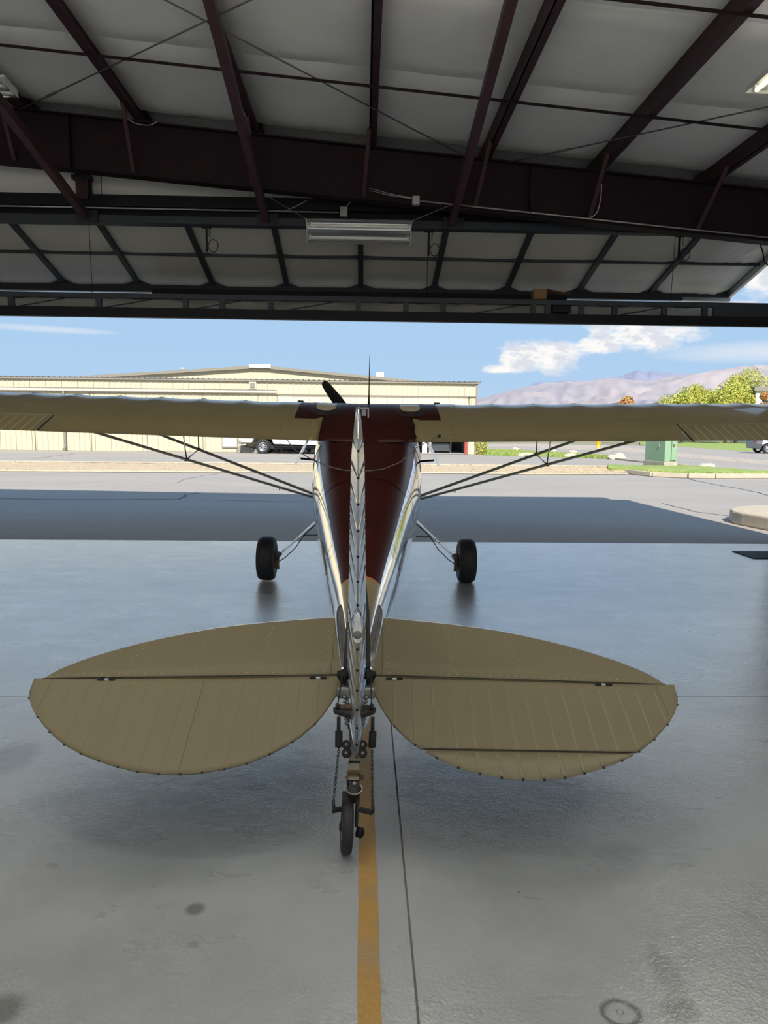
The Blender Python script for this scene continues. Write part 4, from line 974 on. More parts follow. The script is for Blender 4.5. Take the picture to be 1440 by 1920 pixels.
for i, (x0, x1, x2, x3) in enumerate(((-.062, -.058, -.056, -.070), (.066, .068, .066, .070))):
    a = W(x0, 2.575, .415); b = W(x1, 2.52, .392); c = W(x2, 2.485, .338); d = W(x3, 2.385, .168)
    MB().box(a.lerp(b, .5), (.014, .012, .055)).build('shackle', darkst, air)
    sp = MB(); sp.lathe([(0, .006), (.004, .0135), (.058, .0135), (.062, .006)], b, c-b, 14)
    dd = (c-b).normalized(); 
    spo = sp.build('steering_spring', black, air)
    m_ = MB(); u_ = dd.orthogonal().normalized(); v_ = dd.cross(u_); m_.tube([b+(c-b)*(.06+.88*t_/120)+(u_*math.cos(t_*.75)+v_*math.sin(t_*.75))*.0135 for t_ in range(120)], 0.0016, 4); m_.build('coil', darkst, spo)
    m_ = MB(); nl = 26; ch_d = (d-c)/nl
    for k in range(nl):
        p = c+ch_d*(k+.5); al_ = ch_d.normalized(); s1 = Vector((1, 0, 0)) if k % 2 else Vector((0, .7, .7)); s1 = (s1-al_*s1.dot(al_)).normalized()
        m_.tube([p+al_*math.cos(t_*PI/4)*ch_d.length*.72+s1*math.sin(t_*PI/4)*.0042 for t_ in range(9)], 0.0014, 4, caps=False)
    o = m_.build('steering_chain', darkst, air); o['kind'] = 'stuff'
    MB().tube([d+Vector((0, 0, .022)), d+Vector((0.003, 0, -.006)), d+Vector((0, -.004, -.022))], .006, 6).build('chain_hook', darkst, air)
# leaf spring
sp_pts = [(2.95, .375, .030), (2.75, .345, .027), (2.60, .305, .023), (2.52, .268, .020), (2.45, .228, .019), (2.41, .198, .019)]
m_ = MB(); R_ = []
for i, (Y, z, hw_) in enumerate(sp_pts): R_.append([W(a*hw_, Y+b_*.003, z+b_*.007) for a, b_ in ((-1, 1), (1, 1), (1, -1), (-1, -1))])
ls = m_.loft(R_, True, True, 0, False).build('tail_spring', mat('cream_painted_spring', (0.20, 0.18, 0.14), 0.5), air)
MB().bar(W(0, 2.51, .256), W(0, 2.425, .206), .041, .020).build('lower_leaf', rusty, ls)
MB().bar(W(0, 2.522, .266), W(0, 2.515, .262), .042, .022).build('leaf_band', black, ls); 
cb = MB(); cb.box(W(0, 2.475, .240), (.050, .022, .028)); cb.tube([W(-.030, 2.465, .238), W(.036, 2.465, .236)], .005, 8); cb.box(W(.032, 2.465, .238), (.012, .014, .014)); cb.build('spring_clamp', rusty, ls)
for x in (-.031, .031):
    for dz, dy in ((.012, .0), (-.014, -.016)):
        c_ = W(x, 2.565+dy, .300+dz); bs_ = MB().lathe([(0, .016), (.014, .0175), (.02, .015)], c_, (0, -.8, .6), 20).build('rubber_bushing', rubber, ls); 
        MB().lathe([(0.018, .006), (.023, .005)], c_, (0, -.8, .6), 8).build('bushing_bolt', steel, ls)
MB().box(W(0, 2.57, .296), (.075, .03, .02)).build('spring_bracket', steel, ls)
# wheel, turned and leaning a touch
tw = empty('tail_wheel', tuple(W(-.012, 2.385, .093)), (0, math.radians(3.0), math.radians(4)), air)
MB().lathe([(-.016, .050), (-.020, .070), (-.018, .086), (-.011, .0925), (.011, .0925), (.018, .086), (.020, .070), (.016, .050), (-.016, .050)], (-.008, 0, 0), (1, 0, 0), 32, caps=False).build('tyre', rubber, tw)
MB().lathe([(-.019, .048), (-.016, .046), (-.012, .02), (-.022, .014), (.022, .014), (.012, .02), (.016, .046), (.019, .048)], (-.008, 0, 0), (1, 0, 0), 24).build('rim', steel, tw)
MB().lathe([(-.024, .012), (-.020, .018), (-.018, .026)], (-.012, 0, 0), (1, 0, 0), 12).build('axle_nut', darkst, tw)
fk = MB(); fk.prism([(.020, -.020, .006), (.020, .030, .006), (.020, .045, .09), (.020, -.01, .10)], (.010, 0, 0)); fk.prism([(-.032, -.012, .0), (-.032, .016, .0), (-.030, .03, .085), (-.030, -.002, .095)], (.005, 0, 0)); fk.box((.0, .018, .100), (.062, .052, .020)); fko = fk.build('fork', darkst, tw, bevel=0.002)
MB().lathe([(0, .006), (.002, .018), (.020, .018), (.026, .010)], (.026, -.028, -.002), (1, -.5, 0), 18).build('axle_cap', black, tw)
hd = MB(); hd.lathe([(0, .022), (.03, .024), (.034, .029), (.044, .029), (.048, .020), (.060, .016)], (.008, .012, .100), (0, -.25, 1), 20); hd.build('swivel_head', darkst, tw)
MB().lathe([(.0, .031), (.004, .031)], (.008, .003, .140), (0, -.25, 1), 20).build('retaining_ring', steel, tw); MB().lathe([(0, .008), (.010, .007), (.012, .003)], (.008, -.003, .158), (0, -.25, 1), 6).build('grease_nut', steel, tw)
MB().bar((-.060, -.004, .062), (-.016, .006, .066), .014, .014).build('steering_arm', darkst, tw); MB().bar((.032, .006, .062), (.080, -.004, .056), .014, .014).build('steering_arm', darkst, tw)
MB().box((.006, .030, .135), (.045, .035, .03)).build('spring_socket', black, tw)
# ================================================================== EXTERIOR ground
ZG = -0.012
gr = MB().add([(-400, -60, ZG-0.10), (400, -60, ZG-0.10), (9000, 9000, ZG-0.3), (-9000, 9000, ZG-0.3)], [(0, 1, 2, 3)]).build('ground', mat('dry_valley_floor', (0.27, 0.24, 0.15), 0.95, col2=(0.20, 0.22, 0.10), vscale=0.02), fix=False); tag(gr, kind='structure')
ap = empty('apron', (0, 0, 0)); tag(ap, kind='structure')
MB().add([(-120, -30, ZG), (120, -30, ZG), (120, 75, ZG), (-120, 75, ZG)], [(0, 1, 2, 3)]).build('asphalt_surface', asph, ap, fix=False)
tar = mat('tar_crack_filler', (0.045, 0.045, 0.048), 0.6)
def crack(pix, w=0.03, mt=tar, jig=0.05, seed=0):
    pts = [ground_pt(*p) for p in pix]; P = []
    for a, b in zip(pts, pts[1:]):
        k = max(2, int((b-a).length/0.35))
        for i in range(k):
            p = a.lerp(b, i/k); P.append(p+Vector((noise.noise(p*1.7+Vector((seed, 0, 0)))*jig*2, noise.noise(p*1.7+Vector((0, seed, 5)))*jig*2, 0)))
    P.append(pts[-1]); L = []; R_ = []
    for i, p in enumerate(P):
        d = (P[min(i+1, len(P)-1)]-P[max(i-1, 0)]).normalized(); s_ = Vector((-d.y, d.x, 0))*w*(0.6+0.5*abs(noise.noise(p*3)))
        L.append(p+s_); R_.append(p-s_)
    m_ = MB(); n = len(P)
    m_.add([(v.x, v.y, ZG+0.004) for v in L+R_], [(i, i+1, n+i+1, n+i) for i in range(n-1)]); return m_.build('sealed_crack', mt, ap)
crack([(0, 934), (150, 936), (335, 935), (352, 927), (372, 923)], 0.055)
crack([(372, 936), (600, 941)], 0.02)
crack([(1290, 897), (1325, 905), (1400, 918), (1440, 928)], 0.035)
crack([(330, 905), (345, 898), (375, 893), (410, 887)], 0.014)
crack([(1240, 942), (1300, 958), (1380, 968)], 0.02)
crack([(60, 872-12), (140, 850)], 0.04)
pale = mat('worn_white_paint', (0.42, 0.40, 0.36), 0.8)
crack([(265, 851), (292, 847)], 0.05, pale, 0.0); crack([(1162, 930), (1176, 923), (1179, 921)], 0.02, pale, 0.0)
# gravel and grass strips
def strip(name, pix_near, pix_far, mt, h=0.05, n=40, label=None, cat=None, kind='stuff', amp=0.03):
    near = catmull([tuple(ground_pt(*p)) for p in pix_near], 6); farr = catmull([tuple(ground_pt(*p)) for p in pix_far], 6)
    def at(L, t):
        x = t*(len(L)-1); i = min(int(x), len(L)-2); return Vector(L[i]).lerp(Vector(L[i+1]), x-i)
    def fn(i, j):
        p = at(near, i).lerp(at(farr, i), j); e = min(1, 6*j)*min(1, 6*(1-j))
        return (p.x, p.y, ZG+0.004+e*(h+amp*noise.noise(p*2.3)))
    o = MB().grid(fn, n*4, 14).build(name, mt, fix=False); tag(o, label, cat, kind=kind); return o, near, farr, at
gs, gn, gf, gat = strip('gravel_strip', [(-60, 883), (300, 885), (700, 886), (1000, 889), (1100, 889), (1176, 888)], [(-60, 866), (300, 869), (700, 872), (1000, 874), (1120, 876), (1150, 880)], gravelm, 0.06, 60, 'tan gravel strip running left to right across the far side of the apron', 'gravel')
g1, *G1 = strip('grass_island', [(1140, 884), (1185, 886), (1257, 891), (1440, 893), (1560, 896)], [(1140, 876), (1215, 878), (1290, 877), (1440, 889.5), (1560, 895)], grassm, 0.16, 40, 'narrow green grass strip behind the kerb around the utility box', 'grass')
g2, *G2 = strip('grass_island', [(905, 853), (960, 855), (1060, 857.5), (1120, 859.5), (1152, 861)], [(905, 844), (960, 845), (1053, 850.5), (1120, 855.5), (1152, 860.3)], grassm, 0.08, 30, 'green grass tongue beyond the drive, seen through the right wing struts', 'grass')
g3, *_ = strip('gravel_bed', [(1010, 841), (1140, 845), (1273, 857), (1440, 872), (1600, 886)], [(1040, 833), (1140, 836), (1273, 850), (1440, 865), (1600, 877)], gravel2m, 0.08, 40, 'pale gravel bed curving between the two roads at right', 'gravel')
g4, *_ = strip('lawn', [(1200, 833.5), (1273, 837), (1400, 845.5), (1600, 852)], [(1200, 828), (1273, 828), (1400, 829), (1600, 832)], grassm, 0.1, 30, 'wide green lawn beyond the road at right behind the utility box', 'grass')
g5, *_ = strip('gravel_verge', [(905, 837), (1030, 838), (1100, 843), (1145, 850)], [(905, 832), (1030, 832), (1100, 836), (1150, 842)], gravel2m, 0.04, 20, 'pale dry verge along the far road right of the cream hangar', 'gravel')
def scatter(name, near, farr, at, count, size, mt, kindf, parent, seed):
    rnd = random.Random(seed); m_ = MB()
    for _ in range(count):
        t = rnd.random(); j = rnd.random(); p = at(near, t).lerp(at(farr, t), j)
        if kindf == 'stone':
            r = size*rnd.uniform(0.5, 1.4); a = rnd.uniform(0, PI)
            M = Matrix.Rotation(a, 3, 'Z') @ Matrix.Rotation(rnd.uniform(0, 1), 3, 'X')
            vs = [M @ Vector(v)*r for v in ((1, 0, 0), (-1, 0, 0), (0, .8, 0), (0, -.8, 0), (0, 0, .7), (0, 0, -.7))]
            m_.add([v+Vector((p.x, p.y, 0.05+r*0.2)) for v in vs], [(0, 2, 4), (2, 1, 4), (1, 3, 4), (3, 0, 4), (2, 0, 5), (1, 2, 5), (3, 1, 5), (0, 3, 5)])
        else:
            hgt = size*rnd.uniform(0.6, 1.4); a = rnd.uniform(0, PI); dx = math.cos(a)*0.035; dy = math.sin(a)*0.035; lx = rnd.uniform(-.05, .05)
            m_.add([(p.x-dx, p.y-dy, 0.0), (p.x+dx, p.y+dy, 0.0), (p.x+lx, p.y+lx, hgt+0.08)], [(0, 1, 2)])
    o = m_.build(name, mt, parent, fix=False); o['kind'] = 'stuff'; return o
scatter('stones', gn, gf, gat, 1800, 0.03, gravelm, 'stone', gs, 1)
scatter('grass_blades', *G1, 9000, 0.05, grasb, 'blade', g1, 2)
scatter('grass_blades', *G2, 5000, 0.07, grasb, 'blade', g2, 3)
# kerbs
def kerb_seg(p, q, h=0.15, w=0.16, parent=None):
    p = Vector(p); q = Vector(q); return MB().bar((p.x, p.y, h/2), (q.x, q.y, h/2), w, h).build('kerb_stone', curbm, parent, bevel=0.015)
kb = empty('kerb'); tag(kb, kind='structure')
ks = [(1440+160, 900.5), (1440, 897), (1341, 897), (1290, 896.5), (1225, 893.5), (1211, 892), (1177, 888)]
kp = [ground_pt(*p) for p in ks]
for a, b in zip(kp, kp[1:]): kerb_seg(a+Vector((0, 0.08, 0)), b+Vector((0, 0.08, 0))+(a-b).normalized()*0.02, 0.15, 0.17, kb)
kp = [ground_pt(*p) for p in [(1152, 861), (1200, 866.5), (1273, 873.5), (1313, 877.5)]]
for a, b in zip(kp, kp[1:]): kerb_seg(a, b, 0.08, 0.14, kb)
kp = [ground_pt(*p) for p in [(0, 883.5), (250, 885), (500, 886), (740, 887), (1000, 889.5), (1176, 889)]]
for a, b in zip(kp, kp[1:]): kerb_seg(a, b, 0.05, 0.14, kb)
kp = [ground_pt(*p) for p in [(-60, 865.5), (250, 868), (500, 870), (740, 872), (1000, 874), (1145, 875)]]
for a, b in zip(kp, kp[1:]): kerb_seg(a, b, 0.05, 0.14, kb)
# raised concrete island at the right edge
m_ = MB(); c0 = ground_pt(1390, 985); 
pl = [(c0.x+0.02, c0.y+0.05), (c0.x+0.0, c0.y+0.30), (c0.x+0.10, c0.y+0.62), (c0.x+0.4, c0.y+1.0), (c0.x+0.9, c0.y+1.3), (c0.x+3.2, c0.y+1.5), (c0.x+3.2, c0.y-3.2), (c0.x+0.75, c0.y-2.6), (c0.x+0.42, c0.y-1.6), (c0.x+0.14, c0.y-0.5)]
m_.prism([(x, y, ZG) for x, y in pl], (0, 0, 0.215)); o = m_.build('concrete_island', curbm, bevel=0.03); tag(o, 'raised pale concrete kerb island at the right edge beside the apron shadow', 'kerb island')
# rocks
def rock(px, py, r, lab, s=(1, 1, 0.7)):
    p = ground_pt(px, py); bm = bmesh.new(); bmesh.ops.create_icosphere(bm, subdivisions=3, radius=1)
    for v in bm.verts:
        n_ = noise.noise(v.co*1.3+Vector((px, 0, 0))); v.co *= 1+0.35*n_; v.co = Vector((v.co.x*s[0], v.co.y*s[1], max(v.co.z, -0.3)*s[2]))*r
    me = bpy.data.meshes.new('rock'); bm.to_mesh(me); bm.free(); me.materials.append(rockm)
    o = bpy.data.objects.new('rock', me); o.location = (p.x, p.y, r*0.12); link(o); tag(o, lab, 'rock')
rock(1325, 879, 0.23, 'pale boulder on the grass strip right of the utility box', (1.6, 1, 0.95))
rock(1070, 857, 0.30, 'tan stone at the near edge of the far grass between the wing struts', (1.2, 1, 0.6)); rock(1157, 861, 0.34, 'pale pointed stone at the right tip of the far grass tongue', (1.4, 1, 0.8))
rock(1073, 850, 0.28, 'pale stone at the back of the far grass, above the front strut'); rock(1036, 847, 0.26, 'small pale stone left of the back stone row'); rock(967, 845, 0.30, 'pale stone at the left end of the far grass')
rock(986, 855, 0.35, 'flat reddish stone in the grass left of the jury strut', (1.6, 1, 0.4))
# utility box
boxg = mat('green_utility_paint', (0.24, 0.36, 0.24), 0.5, var=0.06, vscale=3); concb = mat('plinth_concrete', (0.40, 0.35, 0.28), 0.9, var=0.15, vscale=8)
ut = empty('utility_box', (11.12, 28.25, 0)); tag(ut, 'pale green utility transformer box on a concrete plinth standing in the grass', 'utility box')
e1 = Vector((0.52, 0.10, 0)); e2 = Vector((-0.30, 1.35, 0))
def q4(o_, a, b, z, g=0.0): return [o_+Vector((0, 0, z)), o_+a+Vector((0, 0, z)), o_+a+b+Vector((0, 0, z)), o_+b+Vector((0, 0, z))]
MB().prism(q4(Vector((-0.03, -0.05, 0)), e1*1.1, e2*1.06, -0.02), (0, 0, 0.32)).build('plinth', concb, ut, bevel=0.02)
MB().prism(q4(Vector((0, 0, 0)), e1, e2, 0.30), (0, 0, 0.84)).build('cabinet', boxg, ut, bevel=0.02)
MB().prism(q4(Vector((-0.01, -0.02, 0)), e1*1.05, e2*1.04, 1.14), (0, 0, 0.05)).build('lid', boxg, ut, bevel=0.02)
MB().bar(Vector((0.27, 0.04, 0.33)), Vector((0.27, 0.04, 1.12)), 0.02, 0.02, (0, 1, 0)).build('door_seam', mat('dark_seam', (0.10, 0.13, 0.10), 0.6), ut)
MB().box((0.36, 0.05, 0.95), (0.05, 0.04, 0.10)).build('padlock', rusty, ut); MB().box((0.34, 0.05, 0.37), (0.22, 0.04, 0.025)).build('hinge', rusty, ut)
MB().box((-0.10, 0.50, 0.93), (0.02, 0.32, 0.14)).build('warning_sticker', mat('faded_sticker', (0.34, 0.42, 0.32), 0.6), ut)
# hydrant
hp = ground_pt(1121, 842); hy = empty('fire_hydrant', (hp.x, hp.y, 0)); tag(hy, 'small yellow hydrant by the far road, just under the right wing', 'hydrant')
yl_m = mat('yellow_enamel', (0.80, 0.45, 0.02), 0.4)
MB().lathe([(0, 0.16), (0.05, 0.16), (0.06, 0.11), (0.55, 0.12), (0.58, 0.17), (0.63, 0.17), (0.78, 0.10), (0.82, 0.04)], (0, 0, 0), (0, 0, 1), 16).build('barrel', yl_m, hy)
MB().tube([(-0.22, 0, 0.48), (0.22, 0, 0.48)], 0.07, 10).build('nozzle', yl_m, hy)
# shrub beside the hangar
def leafball(name, center, rad, count, size, mts, seed, parent=None, squash=1.0, boxy=False):
    rnd = random.Random(seed); m_ = MB()
    for _ in range(count):
        while True:
            v = Vector((rnd.uniform(-1, 1), rnd.uniform(-1, 1), rnd.uniform(-1, 1)))
            L = v.length
            if boxy: 
                if max(abs(v.x), abs(v.y), abs(v.z)) > 0.8 or rnd.random() < 0.1: break
            elif 0.001 < L <= 1 and (L > 0.55 or rnd.random() < 0.25): break
        bump_ = 1+0.28*noise.noise(v.normalized()*2.2+Vector((seed, 0, 0)))
        p = Vector((v.x*rad[0]*bump_, v.y*rad[1]*bump_, v.z*rad[2]*bump_))+Vector(center)
        nn = (v.normalized()+Vector((rnd.uniform(-1, 1), rnd.uniform(-1, 1), rnd.uniform(-1, 1)))*0.8).normalized()
        a = nn.orthogonal().normalized(); b = nn.cross(a); s_ = size*rnd.uniform(0.6, 1.3)
        m_.add([p-a*s_, p-b*s_*0.6, p+a*s_, p+b*s_*0.6], [(0, 1, 2, 3)], rnd.choice(range(len(mts))))
    return m_.build(name, mts, parent, fix=False)
sg = [mat('leaf_yellow_green', (0.42, 0.44, 0.07), 0.7), mat('leaf_green', (0.20, 0.28, 0.05), 0.7), mat('leaf_gold', (0.60, 0.48, 0.09), 0.7)]
sp_ = ground_pt(902, 852); sh = empty('shrub', (sp_.x, sp_.y+0.4, 0)); tag(sh, 'trimmed yellow-green shrub at the right end of the cream hangar', 'shrub')
leafball('foliage', (0, 0, 0.75), (0.38, 0.4, 0.8), 2600, 0.05, sg, 3, sh, boxy=True); MB().tube([(0, 0, 0), (0, 0, 0.7)], 0.04, 6).build('stem', mat('bark', (0.16, 0.11, 0.07), 0.9), sh)
# ================================================================== far hangar
HV = 43.0
hb = empty('hangar_building', (0, 0, 0), HROT); tag(hb, 'long low cream metal hangar with ribbed walls across the apron', 'building')
EV = 4.28
def rib_sheet(u0, u1, v, z0, z1, d=0.04, pitch=0.31, slope=0.0, nrm=-1):
    """profiled sheet facing -v; slope leans the foot outwards"""
    pts = []; n = max(1, round((u1-u0)/pitch)); p_ = (u1-u0)/n
    for i in range(n):
        a = u0+i*p_; pts += [(a, 0), (a+p_*0.80, 0), (a+p_*0.86, d), (a+p_*0.94, d), (a+p_, 0)]
    m_ = MB(); k = len(pts)
    vs = [(u, v+nrm*o-slope, z0) for u, o in pts]+[(u, v+nrm*o, z1) for u, o in pts]+[(u, v+0.03-slope, z0) for u, o in pts]+[(u, v+0.03, z1) for u, o in pts]
    m_.add(vs, [(i, i+1, k+i+1, k+i) for i in range(k-1)]+[(2*k+i, 3*k+i, 3*k+i+1, 2*k+i+1) for i in range(k-1)])
    return m_
UL = -42.0; UR = 6.75; UO0, UO1 = -5.1, 6.25   # opening of the open bay
u = UL
while u < UR-0.05:
    c = min(u+0.93, UR)
    if c <= UO0+0.02: rib_sheet(u, c-0.01, HV, 0.0, EV).build('wall_panel', wallp, hb, fix=False)
    elif u >= UO0-0.02: rib_sheet(u, c-0.01, HV, 3.33, EV).build('wall_panel', wallp, hb, fix=False)
    else:
        rib_sheet(u, UO0-0.01, HV, 0.0, EV).build('wall_panel', wallp, hb, fix=False); c = UO0
    u = c
rib_sheet(UO1, UR, HV, 0, 3.33).build('wall_panel', wallp, hb, fix=False)
MB().box((UO1-0.06, HV+0.1, 1.65), (0.16, 0.3, 3.3)).build('red_jamb', mat('red_paint', (0.36, 0.05, 0.05), 0.5), hb)
# open bifold door: upper leaf leaning out
u = UO0
while u < UO1-0.05:
    c = min(u+0.93, UO1)
    rib_sheet(u, c-0.01, HV-0.06, 2.30, 3.35, slope=0.95, d=0.035).build('door_panel', wallp, hb, fix=False)
    rib_sheet(u, c-0.01, HV-0.90, 1.95, 2.28, slope=-0.5, d=0.035).build('door_panel', wallp, hb, fix=False); u = c
MB().bar((UO0, HV-0.06, 3.37), (UO1, HV-0.06, 3.37), 0.10, 0.07).build('door_header_trim', trimm, hb)
# bay interior
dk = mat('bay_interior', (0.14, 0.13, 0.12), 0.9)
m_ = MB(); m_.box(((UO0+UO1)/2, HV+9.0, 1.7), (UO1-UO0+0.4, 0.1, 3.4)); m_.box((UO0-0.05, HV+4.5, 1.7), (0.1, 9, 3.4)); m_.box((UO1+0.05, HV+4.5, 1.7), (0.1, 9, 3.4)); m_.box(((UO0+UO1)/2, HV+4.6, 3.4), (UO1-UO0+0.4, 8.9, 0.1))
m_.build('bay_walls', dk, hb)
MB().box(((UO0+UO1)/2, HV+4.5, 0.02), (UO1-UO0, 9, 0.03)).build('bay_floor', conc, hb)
# roofs: ribbed sheets rising from the eave
u = UL
while u < UR+0.2:
    c = min(u+0.93, UR+0.25); m_ = MB(); k = 3; pts = []
    for i in range(k):
        a = u+i*(c-u)/k; p_ = (c-u)/k; pts += [(a, 0), (a+p_*0.7, 0), (a+p_*0.8, 0.045), (a+p_*0.92, 0.045), (a+p_, 0)]
    n = len(pts); vs = [(x, HV-0.18, EV+0.02+z) for x, z in pts]+[(x, HV+7.5, EV+0.30+z) for x, z in pts]
    m_.add(vs, [(i, i+1, n+i+1, n+i) for i in range(n-1)]); m_.build('roof_panel', roofm, hb, fix=False); u = c
MB().box(((UL+UR)/2, HV-0.14, EV-0.05), (UR-UL+0.4, 0.08, 0.08)).build('eave_gutter', trimm, hb)
MB().box(((UL-5.2)/2, HV-0.10, 3.60), (-5.2-UL, 0.14, 0.15)).build('door_track_cover', mat('pale_trim', (0.58, 0.53, 0.42), 0.5), hb)
for z in (3.69, 3.50): MB().box(((UL-5.2)/2, HV-0.13, z), (-5.2-UL, 0.14, 0.035)).build('track_lip', trimm, hb)
MB().box(((-5.2+UR)/2, HV-0.07, 3.44), (UR+5.2, 0.08, 0.04)).build('track_lip', trimm, hb)
MB().box((UR+0.02, HV+0.5, EV/2), (0.10, 1.2, EV)).build('corner_trim', trimm, hb)
MB().box((UR+0.02, HV+6, EV/2), (0.06, 10, EV)).build('end_wall', wallp, hb)
m_ = MB(); m_.tube([(-17.7, HV-0.14, 3.5), (-17.7, HV-0.14, 0.25), (-17.7, HV-0.45, 0.08)], 0.07, 8); m_.build('downspout', mat('grey_downspout', (0.20, 0.19, 0.17), 0.6), hb)
m_ = MB(); m_.box((-6.6, HV-0.09, 3.95), (0.42, 0.1, 0.42)); m_.build('vent_cover', mat('pale_trim', (0.58, 0.53, 0.42), 0.5), hb); MB().box((-6.6, HV-0.15, 3.95), (0.30, 0.05, 0.30)).build('vent_screen', trimm, hb)
for k in range(9): MB().box((-6.3-3.3*k, HV-0.06, 1.7), (0.03, 0.05, 3.4)).build('leaf_joint', trimm, hb)
f = MB().box((-8.0, HV-0.06, 0.75), (0.95, 0.08, 1.0)).build('hatch_frame', trimm, hb); MB().box((-8.0, HV-0.10, 0.77), (0.85, 0.06, 0.9)).build('hatch', whitep, hb)
for p in ((-16.9, 7.6), (-9.9, 6.2)): pass
# things inside the open bay
def ht(name, lab, cat, loc, group=None): return hthing(name, lab, cat, loc, group)
o = ht('post_stack', 'white folded panel standing in the dark bay left of the shelves', 'panel', (3.75, HV+0.9, 0.03)); MB().box((0, 0, 0.85), (0.30, 0.5, 1.7)).build('panel', whitep, o); MB().box((0.35, 0.1, 0.8), (0.12, 0.4, 1.6)).build('panel', creamb, o)
o = ht('workbench', 'grey workbench with clutter inside the open bay across the apron', 'workbench', (4.8, HV+1.3, 0.03)); MB().box((0, 0, 0.85), (1.3, 0.7, 0.06)).build('worktop', steel, o)
for sx in (-.6, .6):
    for sy in (-.3, .3): MB().box((sx, sy, 0.41), (0.06, 0.06, 0.82)).build('leg', blkst2, o)
MB().box((0, 0.1, 0.35), (1.1, 0.45, 0.5)).build('cabinet', blkst2, o); MB().box((-0.2, 0, 1.0), (0.5, 0.4, 0.25)).build('tool_box', galv, o)
# gabled hangar behind
hc = empty('hangar_building', (0, 0, 0), HROT); tag(hc, 'taller gabled cream hangar rising behind the long hangar roof', 'building')
V2 = 75.0
def gz(u): return 7.62-abs(u+10.7)*(0.083 if u > -10.7 else 0.072)
u = -32.0
while u < 5:
    c = u+0.93; n = 3; m_ = MB(); pts = []
    for i in range(n):
        a = u+i*0.31; pts += [(a, 0), (a+0.25, 0), (a+0.27, 0.04), (a+0.295, 0.04), (a+0.31, 0)]
    k = len(pts); m_.add([(x, V2-o_, 0) for x, o_ in pts]+[(x, V2-o_, gz(x)) for x, o_ in pts], [(i, i+1, k+i+1, k+i) for i in range(k-1)]); m_.build('wall_panel', wallp, hc, fix=False); u = c
MB().bar((-33, V2-0.2, gz(-33)+0.05), (-10.7, V2-0.2, gz(-10.7)+0.05), 0.5, 0.28).build('rake_trim', trimm, hc); MB().bar((-10.7, V2-0.2, gz(-10.7)+0.05), (6, V2-0.2, gz(6)+0.05), 0.5, 0.28).build('rake_trim', trimm, hc)
MB().box((-10.7, V2-0.3, gz(-10.7)+0.10), (2.2, 0.5, 0.36)).build('ridge_cap', whitep, hc)
m_ = MB(); m_.add([(-33, V2, gz(-33)), (-10.7, V2, gz(-10.7)), (-10.7, V2+30, gz(-10.7)), (-33, V2+30, gz(-33))], [(0, 1, 2, 3)]); m_.add([(6, V2, gz(6)), (-10.7, V2, gz(-10.7)), (-10.7, V2+30, gz(-10.7)), (6, V2+30, gz(6))], [(0, 1, 2, 3)]); m_.build('roof', roofm, hc)
MB().box((1.7, V2+2, gz(1.7)+0.45), (0.8, 0.8, 0.75)).build('roof_vent', whitep, hc); MB().lathe([(0, 0.25), (0.5, 0.25), (0.55, 0.4), (0.65, 0.1)], (-19.2, V2+2, gz(-19.2)), (0, 0, 1), 12).build('roof_vent', whitep, hc)
# small white building at the right edge
bw = empty('building', (47.3, 92, 0)); tag(bw, 'white flat-roofed building corner behind the trees at the right edge', 'building')
MB().box((2.6, 3, 3.4), (5.0, 6, 6.8)).build('wall', whitep, bw); MB().box((2.6, 3, 7.0), (5.8, 6.8, 0.5)).build('roof_edge', trimm, bw); MB().box((1.4, -0.03, 5.0), (0.9, 0.1, 1.2)).build('window', glass, bw)
# ================================================================== vehicles
def wheel(name, parent, c, R_, W, spokes=8, axis=(0, -1, 0)):
    ax = Vector(axis)
    t_ = MB().lathe([(-W/2, R_*0.62), (-W/2, R_*0.9), (-W/2*0.8, R_), (W/2*0.8, R_), (W/2, R_*0.9), (W/2, R_*0.62), (-W/2, R_*0.60)], c, axis, 28, caps=False).build(name, rubber, parent)
    m_ = MB(); m_.lathe([(-W*0.1, R_*0.6), (W/2*0.9, R_*0.62), (W/2*0.9, R_*0.56), (W/2*0.4, R_*0.5), (W/2*0.5, R_*0.16), (W/2*0.8, R_*0.12)], c, axis, 28)
    m_.build('rim', alub, t_)
    m_ = MB(); a = ax.orthogonal().normalized(); b = ax.cross(a)
    for k in range(spokes):
        d = a*math.cos(2*PI*k/spokes)+b*math.sin(2*PI*k/spokes); cc = Vector(c)+ax*W*0.27+d*R_*0.36
        m_.lathe([(0, R_*0.075), (0.02, R_*0.075)], cc, axis, 8)
    m_.build('rim_hole', black, t_); return t_
def body(prof, y0, y1, inset, mt, name, parent):
    """side profile (x,z) extruded across y with tumblehome inset on upper points"""
    n = len(prof); zs = [z for _, z in prof]; zm = min(zs); zM = max(zs)
    L = [Vector((x, y0+inset*max(0, (z-0.95))/(zM-0.95+1e-3), z)) for x, z in prof]; R_ = [Vector((x, y1-inset*max(0, (z-0.95))/(zM-0.95+1e-3), z)) for x, z in prof]
    m_ = MB(); m_.add(L+R_, [tuple(range(n)), tuple(range(n, 2*n))[::-1]]+[(i, n+i, n+(i+1) % n, (i+1) % n) for i in range(n)]); return m_.build(name, mt, parent, bevel=0.03)
tr = empty('pickup_truck', (-6.95, 40.6, 0), (0, 0, math.radians(-1.0))); tag(tr, 'white pickup truck parked in front of the cream hangar, mostly behind the left wing', 'truck')
